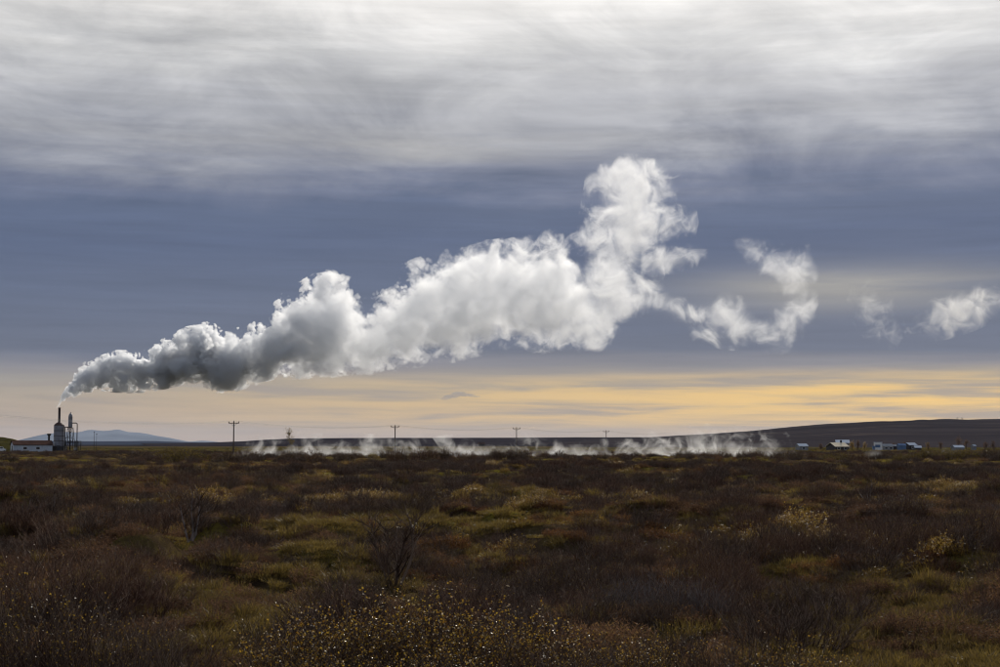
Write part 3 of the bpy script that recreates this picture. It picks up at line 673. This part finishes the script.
def rdir(r, up, spread):
    a = r.uniform(0, 2*PI); s = abs(r.gauss(0, spread)); return Vector((math.cos(a)*s, math.sin(a)*s, up)).normalized()
def grow(B, r, p, d, L, rad, seg, wob, droop=0.):
    pts = [Vector(p)]; d = Vector(d)
    for i in range(seg):
        d = (d + Vector((r.gauss(0, wob), r.gauss(0, wob), r.gauss(0, wob*.5)+droop))).normalized()
        pts.append(pts[-1] + d*(L/seg))
    B.tube(pts, [rad*(1-.75*i/seg) for i in range(seg+1)], 3, False); return pts
def shrub_mesh(seed, H, W, stems, side, rad, leaves=0, lsize=.02, spread=.45, twig_len=.32, leaf_low=.45):
    r = random.Random(seed); B = MB(); Lf = MB()
    for _ in range(stems):
        a = r.uniform(0, 2*PI); q = W*.5*math.sqrt(r.random())
        base = (math.cos(a)*q*.65, math.sin(a)*q*.65, -.12)
        hh = H*r.uniform(.6, 1.05)*(1-.45*(q/(W*.5))**2)
        d = Vector((math.cos(a)*q/W*spread*1.6 + r.gauss(0,.16), math.sin(a)*q/W*spread*1.6 + r.gauss(0,.16), 1)).normalized()
        pts = grow(B, r, base, d, hh+.12, rad*r.uniform(.7,1.2), 4, .12)
        tips = [(pts[-1], (pts[-1]-pts[-2]).normalized())]
        for _ in range(side):
            k = r.randint(1, 3); u = r.random(); p = pts[k].lerp(pts[k+1], u); dd = (pts[k+1]-pts[k]).normalized()
            d2 = (dd + Vector((r.gauss(0,.5), r.gauss(0,.5), r.gauss(.1,.25)))).normalized()
            tp = grow(B, r, p, d2, twig_len*r.uniform(.5,1.2)*H, rad*.45, 2, .12); tips.append((tp[-1], d2))
            for _ in range(2):
                d3 = (d2 + Vector((r.gauss(0,.5), r.gauss(0,.5), r.gauss(.15,.3)))).normalized()
                tq = grow(B, r, tp[1], d3, twig_len*.6*r.uniform(.5,1.2)*H, rad*.3, 1, .0); tips.append((tq[-1], d3))
        if leaves:
            for _ in range(leaves):
                p, d = r.choice(tips); p = p - d*r.uniform(0, .18)*H
                if p.z < H*leaf_low*r.random(): continue
                l = Vector((r.gauss(0,1), r.gauss(0,1), r.gauss(.1,.7))).normalized()*lsize*r.uniform(.7,1.4)
                w = l.cross(Vector((r.gauss(0,1), r.gauss(0,1), r.gauss(0,1)))).normalized()*l.length*.36
                Lf.leaf(p, l, w, l.length*.12)
    return B, Lf
def birch_mesh(seed, H, trunks):
    r = random.Random(seed); T = MB(); K = MB()
    def branch(p, d, L, rad, lvl):
        B = T if lvl == 0 else K
        seg = 5 if lvl == 0 else 3
        pts = grow(B, r, p, d, L, rad, seg, .10 if lvl == 0 else .13, .02)
        if lvl >= 3: return
        for _ in range((9, 6, 3)[lvl]):
            k = r.randint(1 if lvl == 0 else 0, seg-1); q = pts[k].lerp(pts[k+1], r.random()); dd = (pts[k+1]-pts[k]).normalized()
            d2 = (dd*.75 + Vector((r.gauss(0,.7), r.gauss(0,.7), r.uniform(.1,.5)))).normalized()
            branch(q, d2, L*r.uniform(.42,.66)*(1-.10*k), rad*.40, lvl+1)
    for _ in range(trunks): branch((r.gauss(0,.06), r.gauss(0,.06), -.1), rdir(r, 1, .55), H*r.uniform(.75,1.), .042*H/2+.010, 0)
    return T, K
def thing_proto(name, B, Lf, mb, ml):
    o = bpy.data.objects.new(name, None)
    s = bpy.data.objects.new('stem', B.mesh('stem', mb)); s.parent = o
    k = [s]
    if Lf and Lf.v: f = bpy.data.objects.new('foliage', Lf.mesh('foliage', ml)); f.parent = o; k.append(f)
    return o, k
def plant(proto, name, x, y, s, rz, label, cat, group=None, dz=0., sz=1.):
    o, kids = proto
    r = bpy.data.objects.new(name, None); C.objects.link(r); r.location = (x, y, gz(x, y)+dz); r.rotation_euler = (0, 0, rz); r.scale = (s, s, s*sz)
    for k in kids:
        c = k.copy(); C.objects.link(c); c.parent = r
    return tag(r, label, cat, group)
gold = [thing_proto('leafy_shrub', *shrub_mesh(100+i, 1.0, 1.6, 120, 5, .0065, 21, .026), twig_m, gold_m) for i in range(3)]
dullp = [thing_proto('leafy_shrub', *shrub_mesh(120+i, 1.0, 1.6, 100, 4, .007, 11, .021), twig_m, dull_m) for i in range(3)]
yelp = [thing_proto('green_shrub', *shrub_mesh(140+i, 1.0, 1.8, 90, 4, .007, 40, .022, leaf_low=.3), twig_m, yel_m) for i in range(2)]
wil = [thing_proto('willow_shrub', *shrub_mesh(160+i, 1.0, 1.7, 115, 5, .0075, 4, .020), (twig_m, red_m, red_m)[i], dull_m) for i in range(3)]
gryp = [thing_proto('grey_shrub', *shrub_mesh(180+i, 1.0, 1.6, 95, 5, .0055, 1, .018), gry_m, dull_m) for i in range(2)]
def birch_proto(seed, H, n, bm_=None):
    T, K = birch_mesh(seed, H, n); a = bpy.data.objects.new('trunk', T.mesh('trunk', bm_ or bark_m)); c = bpy.data.objects.new('crown', K.mesh('crown', twig_m)); return (None, [a, c])
bir = [birch_proto(200+i, 2., (5, 4, 3)[i], twig_m if i == 0 else bark_m) for i in range(3)]
dense = [thing_proto('bush', *shrub_mesh(220+i, 1.0, 1.9, 120, 6, .013, 9, .03, leaf_low=.2, twig_len=.26), (twig_m, red_m)[i % 2], dull_m) for i in range(3)]
yden = [thing_proto('bush', *shrub_mesh(230+i, 1.0, 1.9, 100, 5, .012, 40, .034, leaf_low=.2, twig_len=.26), twig_m, yel_m) for i in range(2)]
def gy(py): return CAMH*F/(py-HOR)
def place(proto, name, px, pyb, pyt, label, cat, group=None, rz=None, ref=1.0, sz=1.):
    """base at photo row pyb, top at photo row pyt"""
    Y = gy(pyb); x = (px-500)/F*Y; g = gz(x, Y)
    H = at(px, pyt, Y).z - g
    return plant(proto, name, x, Y, max(.25, H)/ref/sz, random.uniform(0, 6.28) if rz is None else rz, label, cat, group, sz=sz)

placed = []   # (x, y, r) kept clear
def mark(o, r): placed.append((o.location.x, o.location.y, r)); return o
# near leafy bank in the middle
for i, (px, pb, pt, lab) in enumerate(((300,700,612,'leafy dwarf birch at the mossy clearing end of the golden bank'), (352,692,596,'leafy dwarf birch with golden leaves below the bare many-stemmed birch'),
        (410,688,588,'densest golden dwarf birch right at the foot of the bare birch'), (468,690,594,'golden dwarf birch past the bare birch trunk'), (525,695,612,'leafy dwarf birch where the golden bank tails off'),
        (440,720,640,'front dwarf birch of the golden bank, lowest at the frame edge'), (340,722,648,'front dwarf birch under the golden bank beside the moss'))):
    mark(place(gold[i % 3], 'leafy_shrub', px, pb, pt, lab, 'shrub', 'golden leafed dwarf birches in front', sz=1.0), .8)
for i, (px, pb, pt, lab) in enumerate(((622,705,634,'leafy shrub opening the second bank beside the gap of bare stems'), (680,698,618,'tallest leafy shrub of the second bank below the grey twigs'), (735,700,622,'leafy shrub in the middle of the second bank'),
        (795,704,640,'leafy shrub closing the second bank beside the grassy clearing'), (855,716,654,'low leafy shrub in front of the grassy clearing'), (575,716,640,'thin leafy shrub between the two leafy banks'))):
    mark(place((gold+dullp)[(i*2+1) % 6], 'leafy_shrub', px, pb, pt, lab, 'shrub', 'leafy shrubs of the second bank', sz=1.0), .8)
for i, (px, pb, pt, lab) in enumerate(((20,680,566,'tall brown twig thicket in the corner of the heath, outermost stem mass'), (70,690,580,'brown twig thicket with few yellow leaves beside the corner thicket'), (120,694,598,'lower brown twig thicket before the mossy hollow'), (165,706,630,'smallest brown twig shrub beside the mossy hollow'), (45,640,540,'dark thicket just behind the corner thicket'), (100,632,548,'dark thicket with scattered leaves behind the corner thicket'))):
    mark(place((dullp+wil)[i], 'leafy_shrub', px, pb, pt, lab, 'shrub', 'brown twig thickets of the corner', sz=1.15), .8)
for i, (px, pb, pt, lab) in enumerate(((625,618,570,'grey twigged shrub behind the second leafy bank, first of three'), (665,622,568,'grey twigged shrub behind the tallest leafy shrub'), (705,626,578,'grey twigged shrub next to the yellow grass tuft'))):
    mark(place(gryp[i % 2], 'grey_shrub', px, pb, pt, lab, 'shrub', 'grey twigged shrubs', sz=.95), .7)
# dark willow hedge
hx = [735, 765, 795, 825, 852, 880, 905, 930, 955, 980, 1005, 1030]
for i, px in enumerate(hx):
    for j in range(2):
        pb = 578 - j*10 + random.uniform(-3, 3); pt = (532, 528, 524, 522, 520, 518, 517, 516, 514, 512, 512, 514)[i] + random.uniform(-3, 4)
        mark(place(wil[(i+j) % 3], 'willow_shrub', px + random.uniform(-8, 8) + j*12, pb, pt, 'dark bare willow in the long willow thicket above the grassy clearing', 'shrub', 'dark willows of the long thicket', sz=1.1), 1.0)
for i, (px, pb, pt) in enumerate(((600,588,548),(650,576,540),(700,584,545),(560,592,556),(620,566,530))):
    mark(place(wil[i % 3], 'willow_shrub', px, pb, pt, 'bare brown willow between the bare birch and the long willow thicket', 'shrub', 'brown willows between birch and thicket', sz=1.0), .9)
# bare birches
for i, (px, pb, pt, s, lab) in enumerate(((393,592,500,0,'bare many stemmed birch rising from behind the golden leafy bank'), (193,559,484,1,'bare birch with pale crooked trunk on the open heath'), (55,546,482,2,'spindly bare birch with two pale stems behind the corner thickets'),
        (28,548,492,1,'spindly bare birch at the edge of the corner thickets'), (866,520,478,1,'bare birch rising behind the long willow thicket'), (958,526,482,0,'bare birch at the outer end of the long willow thicket'), (160,500,470,2,'thin bare birch far behind the crooked one'), (705,560,520,2,'thin bare birch at the beginning of the long willow thicket'))):
    mark(place(bir[s], 'bare_birch', px, pb, pt, lab, 'tree', None, ref=2.1), .9)

# clearings (photo ellipses) where shrubs stay away
CLEAR = [(245,625,75,45),(320,570,70,28),(880,615,130,34),(930,655,110,30),(215,660,60,25),(470,545,60,12),(820,585,60,10)]
def clear_at(px, py): return any(((px-a)/c)**2 + ((py-b)/d)**2 < 1 for a, b, c, d in CLEAR)
def proj(x, y, z=0.): return 500 + x/y*F, HOR + (CAMH-z)/y*F
# scattered shrubs
cnt = {}
tries = 0
LAB = {'willow_shrub': ('bare dark willow shrub scattered on the open brown heath', 'shrub', 'bare willows scattered over the heath'),
       'leafy_shrub': ('small shrub with faded brown leaves scattered on the open heath', 'shrub', 'faded leafy shrubs scattered over the heath'),
       'green_shrub': ('rounded yellowish green shrub scattered on the heath', 'shrub', 'yellowish green shrubs scattered over the heath'),
       'grey_shrub': ('pale grey twigged shrub scattered on the heath', 'shrub', 'grey shrubs scattered over the heath')}
rs = random.Random(77)
n_scatter = 0
while n_scatter < 215 and tries < 6000:
    tries += 1
    Y = 20*(130/20)**rs.random(); x = rs.uniform(-.36, .36)*Y; px, py = proj(x, Y)
    if clear_at(px, py): continue
    dn = float(vnoise(np.array([x/9.]), np.array([Y/9.]), 31)[0])
    if rs.random() > sstep(.3, .65, dn)*.9 + .1: continue
    if any((x-a)**2 + (Y-b)**2 < c*c for a, b, c in placed): continue
    q = rs.random()
    if q < .55: nm, pr, h = 'willow_shrub', rs.choice(wil), rs.uniform(.55, 1.0)
    elif q < .82: nm, pr, h = 'leafy_shrub', rs.choice(dullp), rs.uniform(.5, .9)
    elif q < .92: nm, pr, h = 'green_shrub', rs.choice(yelp), rs.uniform(.4, .7)
    else: nm, pr, h = 'grey_shrub', rs.choice(gryp), rs.uniform(.45, .75)
    if Y < 40: h *= .8
    plant(pr, nm, x, Y, h, rs.uniform(0, 6.28), *LAB[nm], sz=rs.uniform(.7, 1.)); placed.append((x, Y, .7*h)); n_scatter += 1
# taller bushes along the far edge of the scrub
far = [(172,447,1),(186,446,1),(205,449,2),(140,450,0),(312,450,0),(345,452,0),(352,450,2),(395,448,2),(401,447,2),(425,448,3),(418,451,3),(432,450,3),(446,446,2),(470,452,0),(497,447,2),(517,447,0),(527,448,2),(545,452,0),(600,452,0),(622,452,0),(650,453,0),(690,451,2),(705,452,0),(722,453,0),(741,450,2),(751,450,0),(775,452,0),(793,452,0),(812,452,0),(826,453,1),(842,453,1),(855,452,0),(888,451,0),(905,452,1),(925,449,1),(935,448,1),(950,449,1),(965,448,1),(978,450,1),(992,446,0),(1004,450,1),(15,455,0),(40,455,2),(75,454,0),(110,453,0),(250,452,0),(270,453,2),(230,451,0),(290,452,0)]
for i, (px, pt, k) in enumerate(far):
    Y = rs.uniform(190, 235); pb = HOR + CAMH*F/Y
    pr, nm, lb, gp = ((dense[i % 3], 'willow_shrub', 'bare dark bush along the far edge of the scrub against steam and plain', 'dark bushes along the far edge of the scrub'),
                  (yden[i % 2], 'green_shrub', 'green and yellow bush along the far edge of the scrub', 'green bushes along the far edge of the scrub'),
                  (dense[i % 3], 'willow_shrub', 'narrow upright bare bush silhouetted against the ground steam', 'upright bushes against the ground steam'),
                  (dense[(i+1) % 3], 'leafy_shrub', 'wide brown domed bush in front of the ground steam', 'brown domed bushes before the steam'))[k]
    place(pr, nm, px, pb, pt, lb, 'bush', gp, sz=(.75, .7, 1.7, .6)[k])
for k in range(62):
    px = 232 + k*12.6 + rs.uniform(-5, 5); Y = rs.uniform(222, 250)
    place(dense[k % 3], 'willow_shrub', px, HOR + CAMH*F/Y, rs.uniform(449, 458), 'bare dark bush along the far edge of the scrub against steam and plain', 'bush', 'dark bushes along the far edge of the scrub', sz=rs.uniform(.6, 1.2))
# small yellow-green and russet clumps on the middle heath, seen in the photo
for i, (px, pb, pt, k) in enumerate(((432,463,457,1),(452,464,459,1),(550,467,460,1),(520,466,461,1),(655,466,460,1),(672,466,461,1),(690,469,463,1),(740,466,460,1),(900,472,463,1),(360,490,482,1),(455,492,483,1),(340,500,490,2),(240,497,488,2),(410,545,520,1),(430,548,526,1),(455,498,488,1),(790,478,470,1),(560,505,495,2),(60,465,459,1),(120,468,460,1))):
    place((yelp, dullp)[k-1][i % 2], 'green_shrub' if k == 1 else 'leafy_shrub', px, pb, pt, *((LAB['green_shrub'] if k == 1 else LAB['leafy_shrub'])), sz=.7)
# slender tree with leaves standing in the steam
tm = MB(); lm = MB(); r0 = random.Random(5)
tpts = grow(tm, r0, (0,0,-.2), (0,0,1), 4.6, .07, 6, .04); crown = MB()
for _ in range(46):
    k = r0.randint(2, 5); q = tpts[k].lerp(tpts[k+1], r0.random()); e = grow(tm, r0, q, rdir(r0, .8, .8), r0.uniform(.4, 1.0), .02, 2, .1)
    for _ in range(16):
        l = Vector((r0.gauss(0,1), r0.gauss(0,1), r0.gauss(0,1))).normalized()*.11; w = l.cross(Vector((r0.gauss(0,1), r0.gauss(0,1), 1))).normalized()*.05
        crown.leaf(e[-1]+Vector((r0.gauss(0,.14), r0.gauss(0,.14), r0.gauss(0,.14))), l, w, .01)
p = at(291.5, 433.5, 275); tt = empty('slender_tree', (p.x, p.y, gz(p.x, p.y)), 0, 'slender pale leafed tree rising out of the ground steam', 'tree')
tm.build('trunk', bark_m, tt); crown.build('crown', yel_m, tt)
def far_tree(px, pt, Y, w, mat, label, group=None, seed=1, base=None):
    r = random.Random(seed); top = at(px, pt, Y); zb = gz(top.x, Y) if base is None else base; H = top.z - zb
    t = empty('autumn_tree', (top.x, Y, zb), 0, label, 'tree', group); B = MB(); L = MB()
    pts = grow(B, r, (0,0,-.4), (0,0,1), H*.9, H*.03, 5, .03)
    for _ in range(60):
        k = r.randint(1, 4); q = pts[k].lerp(pts[k+1], r.random()); e = grow(B, r, q, rdir(r, .9, .7), w*r.uniform(.25,.7), .02, 2, .1)
        for _ in range(14):
            l = Vector((r.gauss(0,1), r.gauss(0,1), r.gauss(0,1))).normalized()*.16; v = l.cross(Vector((r.gauss(0,1), r.gauss(0,1), 1))).normalized()*.08
            L.leaf(e[-1]+Vector((r.gauss(0,.16), r.gauss(0,.16), r.gauss(0,.2)))*w*.5, l, v, .02)
    B.build('trunk', twig_m, t); L.build('crown', mat, t); return t
far_tree(852, 442.5, 610, 2.2, gold_m, 'rusty orange tree just past the bluish white barn roof', seed=1)
far_tree(857.5, 440, 612, 1.6, heath_m, 'tallest dark brown tree between the two orange trees', seed=2)
far_tree(864.5, 443, 608, 1.8, gold_m, 'smaller orange tree beside the tall white building', seed=3)
for i, (px, pt, w, lab) in enumerate(((821,445,2,'dark bare tree before the dark farmhouse gable'), (893,444,2,'dark tree behind the shed row'), (905,443,2,'dark tree behind the white roofed house'), (958,439.5,3.6,'broad dark tree over the greenhouse'), (966,441,3,'dark tree beside the broad one over the greenhouse'), (986,444,2.5,'dark tree past the tiny white shed'), (993,442,2.2,'taller dark tree past the tiny white shed'), (941,443,2,'dark tree before the greenhouse'), (928,444,2,'dark tree past the low garage'))):
    far_tree(px, pt, 650, w, heath_m, lab, seed=20+i)
for i, px in enumerate((957.6, 962.2)):
    far_tree(px, 418.6, 2600, 7, heath_m, ('dark lone tree on the hill skyline', 'second dark lone tree on the hill skyline, farther from the steam')[i], seed=40+i, base=at(px, 421.6, 2600).z)

# ------------------------------------------------------------------ undergrowth and grass, one object each
lib_h = bpy.data.collections.new('heath_library'); lib_g = bpy.data.collections.new('grass_library')
def lib(col, name, me): o = bpy.data.objects.new(name, me); col.objects.link(o)
def heather(seed, H, W, n, mat, leafn=5):
    r = random.Random(seed); B = MB(); 
    for _ in range(n):
        a = r.uniform(0, 2*PI); q = W*.5*math.sqrt(r.random()); hh = H*r.uniform(.5,1.1)*(1-.5*(q/(W*.5))**2)
        b0 = Vector((math.cos(a)*q*.75, math.sin(a)*q*.75, -.05)); d = Vector((math.cos(a)*q*.9+r.gauss(0,.2), math.sin(a)*q*.9+r.gauss(0,.2), 1)).normalized()
        tip = b0 + d*(hh+.05); s = d.cross(Vector((r.gauss(0,1), r.gauss(0,1), .2))).normalized()*.004
        B.add([b0-s, b0+s, tip], [(0,1,2)])
        for _ in range(leafn):
            u = r.uniform(.35, 1); p = b0.lerp(tip, u); l = (d*.8 + Vector((r.gauss(0,.7), r.gauss(0,.7), r.gauss(0,.4)))).normalized()*r.uniform(.03,.085); w = l.cross(Vector((r.gauss(0,1), r.gauss(0,1), r.gauss(0,1)))).normalized()*r.uniform(.004,.010)
            B.add([p-w, p+w, p+l], [(0,1,2)])
    return B.mesh('heather', mat)
russ_m = leafmat('russet_sprig', [(0, (.04,.02,.014)), (.5, (.13,.06,.03)), (.85, (.21,.11,.035)), (1, (.36,.22,.08))], .42, .7, .1, .2)
for i in range(3): lib(lib_h, f'a{i}', heather(300+i, .42, .95, 230, heath_m))
for i in range(2): lib(lib_h, f'b{i}', heather(310+i, .30, .9, 230, russ_m))
for i in range(2):
    B, L = shrub_mesh(330+i, .6, .9, 55, 4, .0045, 0); lib(lib_h, f'c{i}', B.mesh('dwarf', (twig_m, red_m)[i]))
lib(lib_h, 'd0', heather(340, .38, .9, 200, dull_m))
for i in range(3):
    B, L = shrub_mesh(350+i, .75, 1.7, 90, 6, .010, 0, twig_len=.3); lib(lib_h, f'e{i}', B.mesh('mound', (red_m, twig_m, twig_m)[i]))
B, L = shrub_mesh(360, .6, 1.5, 80, 4, .009, 40, .024, leaf_low=.2); lib(lib_h, 'f0', L.mesh('mound', gold_m))
def tuss(seed, H, W, n):
    r = random.Random(seed); B = MB()
    for _ in range(n):
        a = r.uniform(0, 2*PI); q = W*.5*math.sqrt(r.random()); b0 = Vector((math.cos(a)*q, math.sin(a)*q, -.04)); l = H*r.uniform(.5, 1.2)
        d = Vector((math.cos(a)*q*1.6+r.gauss(0,.35), math.sin(a)*q*1.6+r.gauss(0,.35), 1)).normalized(); 
        B.blade(b0, b0 + d*l - Vector((0,0,l*.15)), d.cross(Vector((r.gauss(0,1), r.gauss(0,1), .1))).normalized()*.0045)
    return B.mesh('tuft', grass_m)
for i in range(3): lib(lib_g, f'g{i}', tuss(400+i, (.26, .2, .34)[i], (.55, .6, .4)[i], 260))
lib(lib_g, 'h0', tuss(410, .11, .8, 420))
def gn_scatter(name, pts, rot, scl, idx, col, label):
    me = bpy.data.meshes.new(name); me.vertices.add(len(pts)); me.vertices.foreach_set('co', np.asarray(pts, np.float32).ravel())
    for nm, ty, key, dat in (('rot', 'FLOAT_VECTOR', 'vector', rot), ('scl', 'FLOAT_VECTOR', 'vector', scl), ('idx', 'INT', 'value', idx)):
        at_ = me.attributes.new(nm, ty, 'POINT'); at_.data.foreach_set(key, np.asarray(dat).astype(np.int32 if ty == 'INT' else np.float32).ravel())
    me.update(); o = bpy.data.objects.new(name, me); C.objects.link(o)
    g = bpy.data.node_groups.new(name, 'GeometryNodeTree')
    g.interface.new_socket('Geometry', in_out='INPUT', socket_type='NodeSocketGeometry'); g.interface.new_socket('Geometry', in_out='OUTPUT', socket_type='NodeSocketGeometry')
    N = g.nodes; L = g.links; i = N.new('NodeGroupInput'); ou = N.new('NodeGroupOutput'); ip = N.new('GeometryNodeInstanceOnPoints')
    ci = N.new('GeometryNodeCollectionInfo'); ci.inputs['Collection'].default_value = col; ci.inputs['Separate Children'].default_value = True; ci.inputs['Reset Children'].default_value = True
    def na(nm, dt): n = N.new('GeometryNodeInputNamedAttribute'); n.data_type = dt; n.inputs['Name'].default_value = nm; return n.outputs['Attribute']
    er = N.new('FunctionNodeEulerToRotation'); L.new(na('rot', 'FLOAT_VECTOR'), er.inputs[0])
    L.new(i.outputs[0], ip.inputs['Points']); L.new(ci.outputs[0], ip.inputs['Instance']); ip.inputs['Pick Instance'].default_value = True
    L.new(na('idx', 'INT'), ip.inputs['Instance Index']); L.new(er.outputs[0], ip.inputs['Rotation']); L.new(na('scl', 'FLOAT_VECTOR'), ip.inputs['Scale'])
    L.new(ip.outputs[0], ou.inputs[0]); md = o.modifiers.new('scatter', 'NODES'); md.node_group = g
    return tag(o, label, kind='stuff')
def wedge(n, y0, y1, half=.40, uniform=True):
    u = rng.random(n); Y = np.sqrt(y0*y0 + u*(y1*y1-y0*y0)); return rng.uniform(-half, half, n)*Y, Y
def clear_mask(x, y):
    px = 500 + x/y*F; py = HOR + CAMH/y*F; m = np.zeros(len(x), bool)
    for a, b, c, d in CLEAR: m |= ((px-a)/c)**2 + ((py-b)/d)**2 < 1
    return m
def under():
    xs, ys, ss, ii = [], [], [], []
    for n, y0, y1, smin, smax in ((11000, 13, 60, .5, 1.05), (17000, 60, 160, .7, 1.2), (15000, 160, 430, .8, 1.4)):
        x, y = wedge(n, y0, y1)
        keep = rng.random(n) < .22 + .78*sstep(.22, .45, vnoise(x/4.5, y/4.5, 41))*(.45 + .55*sstep(.3, .5, vnoise(x/17., y/17., 43)))
        keep &= ~(clear_mask(x, y) & (rng.random(n) < .66)); px = 500 + x/y*F; keep &= ~((y < 17.5) & (px > 255) & (px < 870) & (rng.random(n) < .8)); keep &= ~((np.abs(x - (393-500)/F*26.8) < .9) & (np.abs(y - 25.6) < 2.2)); keep &= ~((np.abs(x - (193-500)/F*34.5) < .7) & (np.abs(y - 32.8) < 2.))
        x, y = x[keep], y[keep]; xs.append(x); ys.append(y); ss.append(rng.uniform(smin, smax, len(x)))
        k = vnoise(x/11., y/11., 47) + rng.normal(0, .12, len(x))
        ii.append(np.where(rng.random(len(x)) < (.10 if y1 < 100 else .42)*sstep(.35, .6, vnoise(x/14., y/14., 61)), rng.integers(8, 11, len(x)), np.where(k < .40, rng.integers(0, 3, len(x)), np.where(k < .56, rng.integers(5, 7, len(x)), np.where(k < .72, rng.integers(3, 5, len(x)), np.where(rng.random(len(x)) < .08, 11, 7))))))
    x = np.concatenate(xs); y = np.concatenate(ys); s = np.concatenate(ss); ix = np.concatenate(ii)
    pts = np.stack([x, y, ground_z(x, y)], -1); n = len(x)
    rot = np.stack([rng.normal(0, .12, n), rng.normal(0, .12, n), rng.uniform(0, 6.28, n)], -1)
    scl = np.stack([s*rng.uniform(.85,1.2,n), s*rng.uniform(.85,1.2,n), s*rng.uniform(.6,1.,n)], -1)
    gn_scatter('heath_undergrowth', pts, rot, scl, ix, lib_h, 'low brown heather and dwarf twigs covering the heath')
def grass():
    xs, ys, ss = [], [], []
    for n, y0, y1, smin, smax in ((15000, 13, 60, .6, 1.3), (14000, 60, 180, .9, 1.9), (9000, 180, 700, 1.3, 3.)):
        x, y = wedge(n, y0, y1)
        keep = (rng.random(n) < .26 + .5*sstep(.45, .65, vnoise(x/5., y/5., 51))) | clear_mask(x, y)
        x, y = x[keep], y[keep]; xs.append(x); ys.append(y); ss.append(rng.uniform(smin, smax, len(x)))
    x = np.concatenate(xs); y = np.concatenate(ys); s = np.concatenate(ss); n = len(x)
    ix = np.where(rng.random(n) < np.where(clear_mask(x, y), .78, .45), 3, rng.integers(0, 3, n))
    pts = np.stack([x, y, ground_z(x, y)], -1); rot = np.stack([rng.normal(0, .15, n), rng.normal(0, .15, n), rng.uniform(0, 6.28, n)], -1)
    gn_scatter('grass', pts, rot, np.stack([s, s, s*rng.uniform(.7,1.1,n)], -1), ix, lib_g, 'yellowish green grass tussocks between the heather')
under(); grass()

# ------------------------------------------------------------------ render
sc.render.engine = 'CYCLES'; sc.render.filter_size = 1.2
cy = sc.cycles; cy.filter_width = 1.15
cy.max_bounces = 8; cy.diffuse_bounces = 2; cy.glossy_bounces = 2; cy.transmission_bounces = 3; cy.transparent_max_bounces = 8; cy.volume_bounces = 6
cy.volume_step_rate = 1.; cy.volume_max_steps = 512; cy.use_denoising = True
try: cy.denoiser = 'OPENIMAGEDENOISE'; cy.denoising_input_passes = 'RGB_ALBEDO_NORMAL'; cy.denoising_prefilter = 'ACCURATE'
except Exception as e: print(e)
cy.sample_clamp_indirect = 6; cy.use_adaptive_sampling = True; cy.adaptive_threshold = .015
vs = sc.view_settings; vs.view_transform = 'Standard'; vs.look = 'None'; vs.exposure = 0; vs.gamma = 1; vs.use_curve_mapping = False
